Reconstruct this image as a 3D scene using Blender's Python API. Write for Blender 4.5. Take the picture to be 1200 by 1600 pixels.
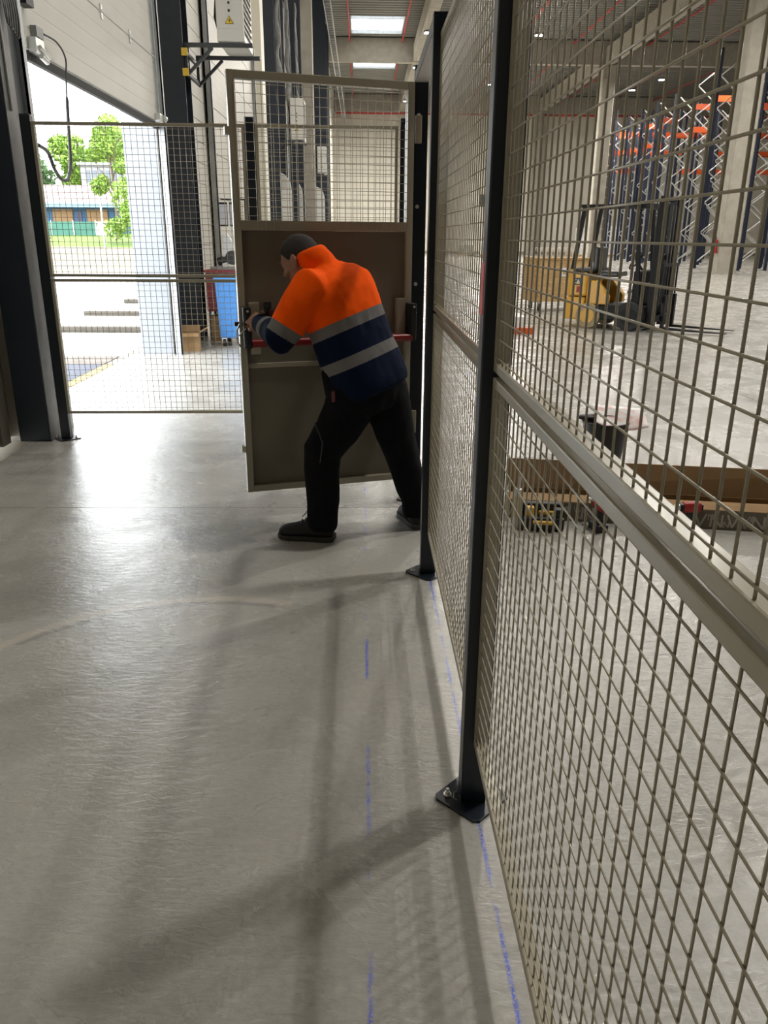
import bpy, bmesh, math, random
from mathutils import Vector, Matrix, noise
R = random.Random(7)
for o in list(bpy.data.objects): bpy.data.objects.remove(o)
SC = bpy.context.scene
COL = SC.collection
PI = math.pi

# ---------------------------------------------------------------- camera
def camera():
    f, pitch, roll, yaw, h = 1221.2, .3378, .0072, .0294, 1.4765
    cy, sy, cp, sp = math.cos(yaw), math.sin(yaw), math.cos(pitch), math.sin(pitch)
    F = Vector((sy*cp, cy*cp, -sp)); Rr = Vector((cy, -sy, 0)); U = Rr.cross(F)
    cr, sr = math.cos(roll), math.sin(roll)
    R2 = Rr*cr + U*sr; U2 = -Rr*sr + U*cr
    cd = bpy.data.cameras.new('camera'); cd.sensor_fit = 'VERTICAL'; cd.sensor_height = 36
    cd.lens = f/1600*36; cd.clip_start = .05; cd.clip_end = 500
    o = bpy.data.objects.new('camera', cd); COL.objects.link(o)
    m = Matrix((R2, U2, -F)).transposed().to_4x4(); m.translation = (0, 0, h)
    o.matrix_world = m; SC.camera = o
camera()

# ---------------------------------------------------------------- world, light, exposure
W = bpy.data.worlds.new('overcast_sky'); SC.world = W; W.use_nodes = True
W.node_tree.nodes['Background'].inputs[0].default_value = (.93, .97, 1.0, 1)
W.node_tree.nodes['Background'].inputs[1].default_value = 9.0
SC.view_settings.view_transform = 'Standard'; SC.view_settings.look = 'None'
SC.view_settings.gamma = 1; SC.view_settings.use_curve_mapping = False
SC.view_settings.exposure = 0.0
LAMP_W = 460.0
HALL_W = 680.0
FAR_W = 800.0
END_W = 2000.0
LAMP_Z = 11.5
SKYLIGHT = 2.6
pl = bpy.data.lights.new('doorway_portal', 'AREA'); pl.shape = 'RECTANGLE'; pl.size = 3.9; pl.size_y = 2.75
pl.cycles.is_portal = True
po = bpy.data.objects.new('doorway_portal', pl); COL.objects.link(po)
po.location = (-2.97, 8.52, 1.37); po.rotation_euler = (PI/2, 0, -PI/2)

# ---------------------------------------------------------------- materials
MATS = {}
def nodes(m): return m.node_tree.nodes, m.node_tree.links
def mat(name, col, rough=.5, metal=0., var=.0, scale=8., bump=0., bscale=60., emit=None, spec=.5, trans=0, coat=0, ior=1.5):
    if name in MATS: return MATS[name]
    m = bpy.data.materials.new(name); m.use_nodes = True; n, l = nodes(m)
    b = n['Principled BSDF']
    b.inputs['Base Color'].default_value = (*col, 1); b.inputs['Roughness'].default_value = rough
    b.inputs['Metallic'].default_value = metal; b.inputs['Specular IOR Level'].default_value = spec
    b.inputs['IOR'].default_value = ior
    if coat: b.inputs['Coat Weight'].default_value = coat
    if var or bump:
        tc = n.new('ShaderNodeNewGeometry')
    if var:
        nz = n.new('ShaderNodeTexNoise'); nz.inputs['Scale'].default_value = scale; nz.inputs['Detail'].default_value = 5
        l.new(tc.outputs['Position'], nz.inputs['Vector'])
        cr = n.new('ShaderNodeValToRGB')
        cr.color_ramp.elements[0].position = .3; cr.color_ramp.elements[1].position = .7
        cr.color_ramp.elements[0].color = (*[c*(1-var) for c in col], 1)
        cr.color_ramp.elements[1].color = (*[min(1, c*(1+var)) for c in col], 1)
        l.new(nz.outputs[0], cr.inputs[0]); l.new(cr.outputs[0], b.inputs['Base Color'])
    if bump:
        nb = n.new('ShaderNodeTexNoise'); nb.inputs['Scale'].default_value = bscale; nb.inputs['Detail'].default_value = 4
        l.new(tc.outputs['Position'], nb.inputs['Vector'])
        bp = n.new('ShaderNodeBump'); bp.inputs['Strength'].default_value = bump; bp.inputs['Distance'].default_value = .01
        l.new(nb.outputs[0], bp.inputs['Height']); l.new(bp.outputs[0], b.inputs['Normal'])
    if emit:
        b.inputs['Emission Color'].default_value = (*emit[0], 1); b.inputs['Emission Strength'].default_value = emit[1]
    MATS[name] = m; return m

def M_floor():
    m = bpy.data.materials.new('polished_concrete'); m.use_nodes = True; n, l = nodes(m); b = n['Principled BSDF']
    g = n.new('ShaderNodeNewGeometry'); pos = g.outputs['Position']
    sx = n.new('ShaderNodeSeparateXYZ'); l.new(pos, sx.inputs[0])
    def math_(op, a, b_=None, c=None, clamp=False):
        k = n.new('ShaderNodeMath'); k.operation = op; k.use_clamp = clamp
        for i, v in enumerate((a, b_, c)):
            if v is None: continue
            if isinstance(v, (int, float)): k.inputs[i].default_value = v
            else: l.new(v, k.inputs[i])
        return k.outputs[0]
    def noise_(scale, detail=5, rough=.55, vec=None, dist=0):
        k = n.new('ShaderNodeTexNoise'); k.inputs['Scale'].default_value = scale; k.inputs['Detail'].default_value = detail
        k.inputs['Roughness'].default_value = rough; k.inputs['Distortion'].default_value = dist
        l.new(vec or pos, k.inputs['Vector']); return k.outputs[0]
    def ramp(fac, stops):
        k = n.new('ShaderNodeValToRGB'); e = k.color_ramp.elements
        while len(e) < len(stops): e.new(.5)
        for i, (p, c) in enumerate(stops): e[i].position = p; e[i].color = (*c, 1)
        l.new(fac, k.inputs[0]); return k.outputs[0]
    def mix(fac, a, b_, blend='MIX'):
        k = n.new('ShaderNodeMix'); k.data_type = 'RGBA'; k.blend_type = blend
        if isinstance(fac, (int, float)): k.inputs[0].default_value = fac
        else: l.new(fac, k.inputs[0])
        for s, v in ((6, a), (7, b_)):
            if isinstance(v, tuple): k.inputs[s].default_value = (*v, 1)
            else: l.new(v, k.inputs[s])
        return k.outputs[2]
    big = noise_(.55, 6, .6, dist=.4)
    col = ramp(big, [(.3, (.285, .283, .270)), (.5, (.355, .345, .320)), (.7, (.42, .402, .365))])
    med = noise_(3.2, 8, .65, dist=.8)
    col = mix(.55, col, ramp(med, [(.3, (.30, .292, .27)), (.62, (.43, .41, .37))]))
    fine = noise_(45, 4, .7)
    col = mix(.25, col, ramp(fine, [(.3, (.24, .232, .21)), (.65, (.47, .45, .41))]))
    # thin dark scratches: stretched noise with a narrow threshold
    mp = n.new('ShaderNodeMapping'); mp.inputs['Rotation'].default_value = (0, 0, .6); mp.inputs['Scale'].default_value = (1.2, 14, 1)
    l.new(pos, mp.inputs[0])
    sc = noise_(6, 3, .5, mp.outputs[0], 1.5)
    scm = math_('MULTIPLY', math_('LESS_THAN', math_('ABSOLUTE', math_('SUBTRACT', sc, .5)), .0035), math_('GREATER_THAN', noise_(2.3, 2), .58))
    col = mix(math_('MULTIPLY', scm, .12), col, (.13, .125, .11))
    # tyre arc worn paler
    dx = math_('ADD', sx.outputs[0], .62); dy = math_('SUBTRACT', sx.outputs[1], 2.18)
    rr = math_('SQRT', math_('ADD', math_('MULTIPLY', dx, dx), math_('MULTIPLY', dy, dy)))
    rn = math_('ADD', rr, math_('MULTIPLY', math_('SUBTRACT', noise_(9, 4), .5), .03))
    arc = math_('MULTIPLY', math_('SUBTRACT', 1, math_('MULTIPLY', math_('ABSOLUTE', math_('SUBTRACT', rn, .90)), 28), clamp=True),
                math_('MULTIPLY', math_('GREATER_THAN', dy, .45), math_('LESS_THAN', dx, .32)))
    col = mix(math_('MULTIPLY', arc, .6), col, (.53, .47, .38))
    arc2 = math_('MULTIPLY', math_('SUBTRACT', 1, math_('MULTIPLY', math_('ABSOLUTE', math_('SUBTRACT', rn, .855)), 45), clamp=True),
                math_('MULTIPLY', math_('GREATER_THAN', dy, .5), math_('LESS_THAN', dx, .25)))
    col = mix(math_('MULTIPLY', arc2, .7), col, (.20, .19, .17))
    # snapped blue chalk lines
    def chalk(x0, w, y0, y1, thr, seed):
        mm = n.new('ShaderNodeMapping'); mm.inputs['Location'].default_value = (seed, seed*2, 0); mm.inputs['Scale'].default_value = (8, 2.6, 1)
        l.new(pos, mm.inputs[0])
        nz = noise_(1., 4, .7, mm.outputs[0])
        wv = math_('MULTIPLY', math_('SUBTRACT', noise_(30, 2), .5), .006)
        d = math_('ABSOLUTE', math_('ADD', math_('SUBTRACT', sx.outputs[0], x0), wv))
        band = math_('SUBTRACT', 1, math_('DIVIDE', d, w), clamp=True)
        rng = math_('MULTIPLY', math_('GREATER_THAN', sx.outputs[1], y0), math_('LESS_THAN', sx.outputs[1], y1))
        on = math_('MULTIPLY', math_('SUBTRACT', nz, thr), 9, clamp=True)
        spk = math_('GREATER_THAN', noise_(160, 2), .43)
        return math_('MULTIPLY', math_('MULTIPLY', band, rng), math_('MULTIPLY', on, spk))
    k1 = chalk(.015, .009, .8, 4.8, .49, 3.1)
    k2 = chalk(.310, .008, .6, 3.25, .40, 11.7)
    col = mix(math_('MULTIPLY', k1, .9), col, (.03, .09, .62))
    col = mix(math_('MULTIPLY', k2, .9), col, (.03, .09, .62))
    l.new(col, b.inputs['Base Color'])
    ro = n.new('ShaderNodeMapRange'); ro.inputs[1].default_value = .3; ro.inputs[2].default_value = .7
    ro.inputs[3].default_value = .15; ro.inputs[4].default_value = .36
    l.new(noise_(2.2, 7, .65, dist=.6), ro.inputs[0]); l.new(ro.outputs[0], b.inputs['Roughness'])
    b.inputs['Specular IOR Level'].default_value = .6
    mp2 = n.new('ShaderNodeMapping'); mp2.inputs['Scale'].default_value = (.8, 2.0, 1); mp2.inputs['Rotation'].default_value = (0, 0, .5)
    l.new(pos, mp2.inputs[0])
    hb = math_('ADD', math_('MULTIPLY', noise_(20, 7, .62, mp2.outputs[0], .8), 1.0), math_('MULTIPLY', noise_(70, 3), .12))
    bp = n.new('ShaderNodeBump'); bp.inputs['Strength'].default_value = .30; bp.inputs['Distance'].default_value = .008
    l.new(hb, bp.inputs['Height']); l.new(bp.outputs[0], b.inputs['Normal'])
    return m

def M_wood(name, c1, c2, scale=3):
    m = bpy.data.materials.new(name); m.use_nodes = True; n, l = nodes(m); b = n['Principled BSDF']
    tc = n.new('ShaderNodeTexCoord'); mp = n.new('ShaderNodeMapping'); mp.inputs['Scale'].default_value = (1.5, 9, 9)
    l.new(tc.outputs['Object'], mp.inputs[0])
    nz = n.new('ShaderNodeTexNoise'); nz.inputs['Scale'].default_value = scale; nz.inputs['Detail'].default_value = 6
    l.new(mp.outputs[0], nz.inputs['Vector'])
    cr = n.new('ShaderNodeValToRGB'); cr.color_ramp.elements[0].position = .35; cr.color_ramp.elements[1].position = .65
    cr.color_ramp.elements[0].color = (*c1, 1); cr.color_ramp.elements[1].color = (*c2, 1)
    l.new(nz.outputs[0], cr.inputs[0]); l.new(cr.outputs[0], b.inputs['Base Color']); b.inputs['Roughness'].default_value = .7
    return m

def M_jacket():
    m = bpy.data.materials.new('hi_vis_fleece'); m.use_nodes = True; n, l = nodes(m); b = n['Principled BSDF']
    a = n.new('ShaderNodeAttribute'); a.attribute_name = 'band'
    mr = n.new('ShaderNodeMapRange'); mr.inputs[1].default_value = -2; mr.inputs[2].default_value = 6
    l.new(a.outputs['Fac'], mr.inputs[0])
    cr = n.new('ShaderNodeValToRGB'); cr.color_ramp.interpolation = 'CONSTANT'
    e = cr.color_ramp.elements
    org, ref, navy = (1.0, .10, .001, 1), (.165, .155, .15, 1), (.004, .009, .028, 1)
    st = [(0, org), (2/8, ref), (3/8, navy), (4/8, ref), (5/8, navy)]
    while len(e) < 5: e.new(.9)
    for i, (p, c) in enumerate(st): e[i].position = p; e[i].color = c
    l.new(mr.outputs[0], cr.inputs[0]); l.new(cr.outputs[0], b.inputs['Base Color'])
    b.inputs['Roughness'].default_value = .9
    b.inputs['Specular IOR Level'].default_value = .12
    g = n.new('ShaderNodeNewGeometry'); nb = n.new('ShaderNodeTexNoise'); nb.inputs['Scale'].default_value = 220
    l.new(g.outputs['Position'], nb.inputs['Vector'])
    bp = n.new('ShaderNodeBump'); bp.inputs['Strength'].default_value = .25; bp.inputs['Distance'].default_value = .004
    l.new(nb.outputs[0], bp.inputs['Height']); l.new(bp.outputs[0], b.inputs['Normal'])
    return m

FLOOR = M_floor()
CONC = mat('precast_concrete', (.31, .285, .24), .8, var=.12, scale=2.5, bump=.1)
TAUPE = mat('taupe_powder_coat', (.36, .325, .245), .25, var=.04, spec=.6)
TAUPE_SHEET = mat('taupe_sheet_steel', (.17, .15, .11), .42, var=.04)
NAVYP = mat('dark_navy_powder_coat', (.007, .011, .018), .3)
NAVYC = mat('dark_navy_steel', (.016, .022, .034), .5, var=.1)
GALV = mat('galvanised_steel', (.40, .42, .43), .5, .7, var=.12, scale=6)
ZINC = mat('zinc_bolt', (.72, .72, .70), .32, .55)
BLACK = mat('black_plastic', (.012, .012, .013), .45)
RUBBER = mat('black_rubber', (.018, .018, .018), .75)
CREAM = mat('cream_steel_cladding', (.70, .665, .58), .55, var=.03, scale=1)
WHITEP = mat('off_white_door_panel', (.50, .485, .44), .5, var=.03, scale=2)
PALE = mat('pale_grey_blue_cladding', (.29, .31, .345), .6, var=.02)
WHITEM = mat('white_enamel', (.72, .71, .67), .4)
RED = mat('red_enamel', (.50, .02, .018), .4)
REDPIPE = mat('red_sprinkler_pipe', (.42, .03, .025), .5)
ORANGE = mat('orange_rack_paint', (.55, .075, .008), .45)
RACKBLUE = mat('dark_blue_rack_paint', (.006, .011, .03), .5)
YELLOW = mat('forklift_yellow', (.62, .33, .035), .4)
YCAP = mat('yellow_plastic', (.75, .52, .06), .5)
CARD = mat('brown_cardboard', (.36, .22, .10), .85, var=.08, scale=10)
CARDIN = mat('cardboard_inner', (.30, .185, .085), .9, var=.08, scale=12)
SKIN = mat('skin', (.30, .155, .105), .55, var=.08, scale=40)
HAIR = mat('short_dark_hair', (.018, .014, .011), .8, var=.3, scale=90, bump=.6, bscale=300)
TROUS = mat('black_work_trouser_cloth', (.006, .006, .008), .9, spec=.15, var=.2, scale=30, bump=.2, bscale=200)
SHOE = mat('black_suede', (.010, .010, .010), .75)
SOLE = mat('dark_rubber_sole', (.03, .028, .02), .7)
DECK = mat('galvanised_roof_deck', (.20, .20, .18), .5, .3, var=.06, scale=.6)
GLASSW = mat('daylit_rooflight', (.9, .95, 1), .6, emit=((.93, .97, 1.), SKYLIGHT))
LED = mat('led_diffuser', (1, 1, 1), .5, emit=((1, .93, .82), 60))

# ---------------------------------------------------------------- mesh builder
class MB:
    def __init__(s): s.v = []; s.f = []; s.mi = []; s.cur = 0
    def add(s, vs, fs):
        k = len(s.v); s.v += [Vector(p) for p in vs]
        for f in fs: s.f.append([k+i for i in f]); s.mi.append(s.cur)
        return s
    def box(s, x0, x1, y0, y1, z0, z1):
        return s.add([(x0,y0,z0),(x1,y0,z0),(x1,y1,z0),(x0,y1,z0),(x0,y0,z1),(x1,y0,z1),(x1,y1,z1),(x0,y1,z1)],
                     [(0,3,2,1),(4,5,6,7),(0,1,5,4),(1,2,6,5),(2,3,7,6),(3,0,4,7)])
    def bar(s, p, q, w, h, up=(0,0,1)):
        p, q = Vector(p), Vector(q); d = (q-p).normalized(); u = Vector(up)
        if abs(d.dot(u)) > .99: u = Vector((1, 0, 0))
        a = d.cross(u).normalized()*w/2; b = a.cross(d).normalized()*h/2
        vs = [p-a-b, p+a-b, p+a+b, p-a+b, q-a-b, q+a-b, q+a+b, q-a+b]
        return s.add(vs, [(0,3,2,1),(4,5,6,7),(0,1,5,4),(1,2,6,5),(2,3,7,6),(3,0,4,7)])
    def cyl(s, p, q, r, n=8, r2=None, cap=True):
        p, q = Vector(p), Vector(q); d = (q-p).normalized(); u = Vector((0,0,1)) if abs(d.z) < .9 else Vector((1,0,0))
        a = d.cross(u).normalized(); b = d.cross(a); r2 = r if r2 is None else r2
        vs = [p+(a*math.cos(t)+b*math.sin(t))*r for t in [2*PI*i/n for i in range(n)]]
        vs += [q+(a*math.cos(t)+b*math.sin(t))*r2 for t in [2*PI*i/n for i in range(n)]]
        fs = [(i, (i+1)%n, n+(i+1)%n, n+i) for i in range(n)]
        if cap: fs += [tuple(range(n))[::-1], tuple(range(n, 2*n))]
        return s.add(vs, fs)
    def tube(s, pts, r, n=6):
        pts = [Vector(p) for p in pts]; rs = r if isinstance(r, (list, tuple)) else [r]*len(pts)
        rings = []; a = None
        for i, p in enumerate(pts):
            d = (pts[min(i+1, len(pts)-1)]-pts[max(i-1, 0)]).normalized()
            if a is None:
                u = Vector((0,0,1)) if abs(d.z) < .9 else Vector((1,0,0)); a = d.cross(u).normalized()
            else: a = (a-d*a.dot(d)).normalized()
            b = d.cross(a); rings.append([p+(a*math.cos(2*PI*k/n)+b*math.sin(2*PI*k/n))*rs[i] for k in range(n)])
        return s.loft(rings)
    def loft(s, rings, cap=True):
        n = len(rings[0]); vs = [v for r in rings for v in r]; fs = []
        for j in range(len(rings)-1):
            for i in range(n):
                fs.append((j*n+i, j*n+(i+1)%n, (j+1)*n+(i+1)%n, (j+1)*n+i))
        if cap: fs += [tuple(range(n))[::-1], tuple(range((len(rings)-1)*n, len(rings)*n))]
        return s.add(vs, fs)
    def prism(s, poly, z0, z1):
        n = len(poly); vs = [(x, y, z0) for x, y in poly]+[(x, y, z1) for x, y in poly]
        return s.add(vs, [(i, (i+1)%n, n+(i+1)%n, n+i) for i in range(n)]+[tuple(range(n))[::-1], tuple(range(n, 2*n))])
    def prism_y(s, poly, y0, y1):
        n = len(poly); vs = [(x, y0, z) for x, z in poly]+[(x, y1, z) for x, z in poly]
        return s.add(vs, [(i, n+i, n+(i+1)%n, (i+1)%n) for i in range(n)]+[tuple(range(n)), tuple(range(n, 2*n))[::-1]])
    def ell(s, c, rx, ry, rz, axes=None, nu=16, nv=10):
        c = Vector(c); A = axes or (Vector((1,0,0)), Vector((0,1,0)), Vector((0,0,1)))
        vs = [c-A[2]*rz]
        for j in range(1, nv):
            t = -PI/2+PI*j/nv
            for i in range(nu):
                a = 2*PI*i/nu
                vs.append(c+A[0]*rx*math.cos(t)*math.cos(a)+A[1]*ry*math.cos(t)*math.sin(a)+A[2]*rz*math.sin(t))
        vs.append(c+A[2]*rz); fs = [(0, 1+(i+1)%nu, 1+i) for i in range(nu)]
        for j in range(nv-2):
            for i in range(nu):
                a = 1+j*nu; fs.append((a+i, a+(i+1)%nu, a+nu+(i+1)%nu, a+nu+i))
        k = len(vs)-1; a = 1+(nv-2)*nu
        fs += [(k, a+i, a+(i+1)%nu) for i in range(nu)]
        return s.add(vs, fs)
    def cap(s, p, q, r, r2=None, n=10):
        """closed capsule with taper"""
        p, q = Vector(p), Vector(q); r2 = r if r2 is None else r2; d = (q-p).normalized()
        pts = []; rs = []
        for t in (-1, -.85, -.5, 0): pts.append(p+d*r*t); rs.append(max(.0005, r*math.sqrt(max(0, 1-t*t))))
        for t in (0, .5, .85, 1): pts.append(q+d*r2*t); rs.append(max(.0005, r2*math.sqrt(max(0, 1-t*t))))
        return s.tube(pts, rs, n)
    def xf(s, m):
        s.v = [m @ v for v in s.v]; return s
    def mesh(s, name, mats):
        me = bpy.data.meshes.new(name); me.from_pydata([tuple(v) for v in s.v], [], s.f)
        for m in (mats if isinstance(mats, (list, tuple)) else [mats]): me.materials.append(m)
        if any(s.mi): me.polygons.foreach_set('material_index', s.mi)
        return me
    def build(s, name, mats, parent=None, world=False, smooth=False, bevel=0, kind=None, label=None):
        if world and parent is not None:
            s.xf(rootmat(parent).inverted())
        me = s.mesh(name, mats)
        bm = bmesh.new(); bm.from_mesh(me); bmesh.ops.recalc_face_normals(bm, faces=bm.faces[:]); bm.to_mesh(me); bm.free()
        if smooth:
            me.polygons.foreach_set('use_smooth', [True]*len(me.polygons))
            if smooth == 'auto': me.set_sharp_from_angle(angle=.7)
        o = bpy.data.objects.new(name, me); COL.objects.link(o)
        if parent is not None: o.parent = parent
        if bevel:
            b = o.modifiers.new('bevel', 'BEVEL'); b.width = bevel; b.segments = 2; b.limit_method = 'ANGLE'
        if kind: o['kind'] = kind
        if label: o['label'] = label
        return o
def rootmat(o):
    m = Matrix.LocRotScale(o.location, o.rotation_euler, o.scale)
    return rootmat(o.parent) @ m if o.parent else m
def T(name, label=None, cat=None, loc=(0,0,0), rz=0, group=None, kind=None):
    o = bpy.data.objects.new(name, None); COL.objects.link(o); o.location = loc; o.rotation_euler = (0, 0, rz)
    o.empty_display_size = .1
    tag(o, label, cat, group, kind); return o
def tag(o, label=None, cat=None, group=None, kind=None):
    if label: o['label'] = label
    if cat: o['category'] = cat
    if group: o['group'] = group
    if kind: o['kind'] = kind
    return o
def link_copy(src, parent, loc=None):
    o = src.copy(); COL.objects.link(o); o.parent = parent
    if loc is not None: o.location = loc
    return o
def dup(root, loc, rz=None, label=None, group=None):
    r = root.copy(); COL.objects.link(r); r.location = loc
    if rz is not None: r.rotation_euler = (0, 0, rz)
    if label: r['label'] = label
    if group: r['group'] = group
    def rec(a, b):
        for ch in list(a.children):
            c = ch.copy(); COL.objects.link(c); c.parent = b; rec(ch, c)
    rec(root, r); return r
def S(mb, name, m, parent=None, **k):
    o = mb.build(name, m, parent, **k)
    if parent is None: o['kind'] = 'structure'
    return o

# ================================================================ THE SETTING
# floor: base plate with sawn slabs on it
fl = S(MB().box(-2.95, 45, -40, 82, -.3, -.12), 'floor', CONC)
xs = [-2.5, -2.158]+[-2.158+6*i for i in range(1, 9)]
ys = [-40]+[4.288+6*i for i in range(-7, 13)]+[82]
slabmesh = {}
g_ = .004
for i in range(len(xs)-1):
    for j in range(len(ys)-1):
        w, d = round(xs[i+1]-xs[i], 3), round(ys[j+1]-ys[j], 3)
        if (w, d) not in slabmesh: slabmesh[(w, d)] = MB().box(g_/2, w-g_/2, g_/2, d-g_/2, -.12, 0).mesh('slab', FLOOR)
        o = bpy.data.objects.new('slab', slabmesh[(w, d)]); COL.objects.link(o); o.parent = fl; o.location = (xs[i], ys[j], 0)
# door sill in the wall opening
S(MB().box(-3.0, -2.504, 6.35, 10.62, -.12, 0), 'sill', FLOOR, fl)
S(MB().box(-3.12, -3.002, 6.0, 9.62, -.12, .004), 'yellow_edge', mat('worn_yellow_paint', (.22, .15, .03), .7, var=.35, scale=14), fl, label='worn yellow safety edge')

# left wall with its doorway
wl = S(MB().box(-2.95, -2.72, -40, 6.0, 0, 14.2).box(-2.95, -2.5, 6.0, 6.46, 0, 14.2).box(-2.90, -2.5, 10.62, 10.74, 0, 14.2).box(-2.95, -2.80, 10.74, 12.42, 0, 14.2).box(-2.90, -2.5, 12.42, 82, 0, 14.2)
       .box(-2.90, -2.5, 6.46, 10.62, 5.2, 14.2), 'wall_left', CREAM)
S(MB().box(-2.915, -2.502, 10.60, 10.62, 0, 5.2), 'reveal', PALE, wl, label='pale blue grey insulated door reveal')
S(MB().box(-2.72, -2.70, 3.6, 5.78, .0, 2.6), 'lining_panel', mat('grey_lining', (.16, .17, .175), .5), wl)
S(MB().box(-2.70, -2.64, 5.66, 5.80, 0, 6), 'jamb_angle', mat('brown_grey_steel', (.10, .09, .07), .5), wl)
# far, right and near walls, ceiling
wf = S(MB().box(-2.95, 45, 82, 82.3, 0, 14.2), 'wall_far', CREAM)
for k in range(24):
    S(MB().box(-2.5+k*2, -2.5+k*2+1.985, 81.95, 81.999, .25, 12.2), 'wall_panel', CREAM, wf)
S(MB().box(-2.5, 45, 81.90, 81.999, 0, .24), 'plinth', CONC, wf)
S(MB().box(45, 45.3, -40, 82.3, 0, 14.2), 'wall_right', CREAM)
S(MB().box(-2.95, 45.3, -40.3, -40, 0, 14.2), 'wall_near', CREAM)
# roof deck, trapezoidal ribs running across; two rooflight openings are left out
SKY = [(-.6, 2.6, 53.6, 57.8), (-.6, 2.6, 66.2, 69.2), (-.6, 2.6, 40.5, 44.5), (-.6, 2.6, 27, 31), (7.8, 10.2, 61.6, 64.4)]
dk = MB(); p_ = .5; n_ = int(122/p_)
def deckstrip(x0, x1, y0):
    pr = [(y0, 13.9), (y0+.14, 13.9), (y0+.2, 14.0), (y0+.44, 14.0), (y0+.5, 13.9)]
    vs = [(x0, y, z) for y, z in pr]+[(x1, y, z) for y, z in pr]
    dk.add(vs, [(i, i+1, 6+i, 5+i) for i in range(4)])
for i in range(n_+1):
    y0 = -40+i*p_
    cuts = sorted([(a, b) for a, b, c, d in SKY if y0+.25 > c and y0+.25 < d])
    x = -2.95
    for a, b in cuts: deckstrip(x, a, y0); x = b
    deckstrip(x, 45.3, y0)
dk.box(-2.95, 45.3, -40, -39.99, 13.8, 14.25)
ce = S(dk, 'ceiling', DECK)
for i, (a, b, c, d) in enumerate(SKY):
    w = T('window_%d' % (i+1), kind='structure', loc=((a+b)/2, (c+d)/2, 14.0))
    S(MB().box(a, b, c, d, 14.10, 14.14), 'pane', GLASSW, w, world=True)
    S(MB().box(a-.08, a, c-.08, d+.08, 13.88, 14.2).box(b, b+.08, c-.08, d+.08, 13.88, 14.2).box(a, b, c-.08, c, 13.88, 14.2).box(a, b, d, d+.08, 13.88, 14.2), 'frame', GALV, w, world=True)
    S(MB().box(a, b, c+.9, c+1.0, 13.95, 14.09), 'glazing_bar', GALV, w, world=True)
S(MB().box(-2.95, 45.3, -40.3, 82.3, 14.3, 14.5), 'trim_1', DECK)
# concrete roof beams, girder and columns
for y in (15.5, 37.2, 59.0, 80.6):
    S(MB().prism_y([(-2.5, 12.45), (45, 12.45), (45, 13.88), (-2.5, 13.88)], y-.25, y+.25), 'ceiling_beam', CONC, bevel=.03)
for (x, y0, y1) in ((3.75, 15.8, 80.3), (16.6, 15.8, 80.3)):
    S(MB().box(x-.3, x+.3, -3.9, 15.2, 12.5, 13.5).box(x-.3, x+.3, 15.76, 36.9, 12.5, 13.5).box(x-.3, x+.3, 37.5, 58.7, 12.5, 13.5).box(x-.3, x+.3, 59.3, 80.3, 12.5, 13.5), 'ceiling_girder', CONC)
for (x, y) in ((16.6, 37.2), (16.6, 59.0), (16.6, 80.9), (34, 37.2), (34, 59)):
    S(MB().prism([(x-.45, y-.40), (x-.40, y-.45), (x+.40, y-.45), (x+.45, y-.40), (x+.45, y+.45), (x-.45, y+.45)], 0, 12.44), 'concrete_column', CONC)
S(MB().box(-2.49, -1.87, 34.0, 34.7, 0, 12.44), 'concrete_column', CONC, bevel=.02)
S(MB().box(-2.49, -2.27, 20.3, 20.9, 0, 12.44), 'concrete_pilaster', CREAM)
# steel columns on the left wall
def hcol(x0, x1, y0, y1, z1=12.4, m=NAVYC):
    t = .018
    return S(MB().box(x0, x1, y0, y0+t, 0, z1).box(x0, x1, y1-t, y1, 0, z1).box((x0+x1)/2-.01, (x0+x1)/2+.01, y0+t, y1-t, 0, z1), 'steel_column', m)
c0 = S(MB().box(-2.585, -2.358, 5.83, 6.03, 0, 12.4), 'steel_column', NAVYC, bevel=.006)
S(MB().box(-2.357, -2.350, 5.832, 6.028, .0, 6), 'lit_flange_face', mat('lit_flange_grey', (.10, .10, .098), .45, var=.2, scale=9), c0, label='flange strip painted grey as the lit side')  # lit side of the navy column, its brightness put into the colour
hcol(-2.795, -2.385, 12.0, 12.41)
for (y, x1) in ((22.75, -2.2), (25.2, -2.2), (28.9, -2.15), (31.6, -2.15), (37.5, -2.05), (43.8, -1.75), (49, -1.8)):
    hcol(-2.49, x1, y, y+.3)

# sectional dock doors: door_1 half raised, the rest shut
def sect_door(name, y0, y1, zb, zt, hinges):
    d = T(name, kind='structure', loc=(-2.45, (y0+y1)/2, zb))
    h = .69; z = zb
    if zb > .1:
        S(MB().box(-2.47, -2.43, y0, y1, zb-.075, zb-.01), 'bottom_seal', RUBBER, d, world=True, label='dark rubber bottom seal')
    while z < zt:
        zz = min(z+h, zt); pr = [(-2.475, z+.004)]
        nr = max(1, int((zz-z)/.115))
        for k in range(nr):
            a = z+.004+(zz-z-.008)*k/nr; b = z+.004+(zz-z-.008)*(k+1)/nr
            pr += [(-2.4335, a+.002), (-2.432, a+.008), (-2.432, b-.008), (-2.4335, b-.002)]
        pr += [(-2.475, zz-.004)]
        S(MB().prism_y(pr, y0, y1), 'door_section', WHITEP, d, world=True)
        if hinges and z > zb+.1:
            for yh in hinges:
                S(MB().box(-2.432, -2.422, yh-.025, yh+.025, z-.06, z+.06).cyl((-2.418, yh-.03, z), (-2.418, yh+.03, z), .012), 'hinge', ZINC, d, world=True)
        z = zz
    for ya in (y0-(.29 if hinges else .09), y1+.02):
        S(MB().box(-2.46, -2.36, ya, ya+.015, 0, zt+.2).box(-2.375, -2.36, ya, ya+.07, 0, zt+.2).box(-2.46, -2.445, ya, ya+.07, 0, zt+.2), 'track', GALV, d, world=True)
    return d
d1 = sect_door('door_1', 6.56, 10.46, 2.76, 5.6, [6.6, 7.55, 8.51, 9.47, 10.42])
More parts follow.
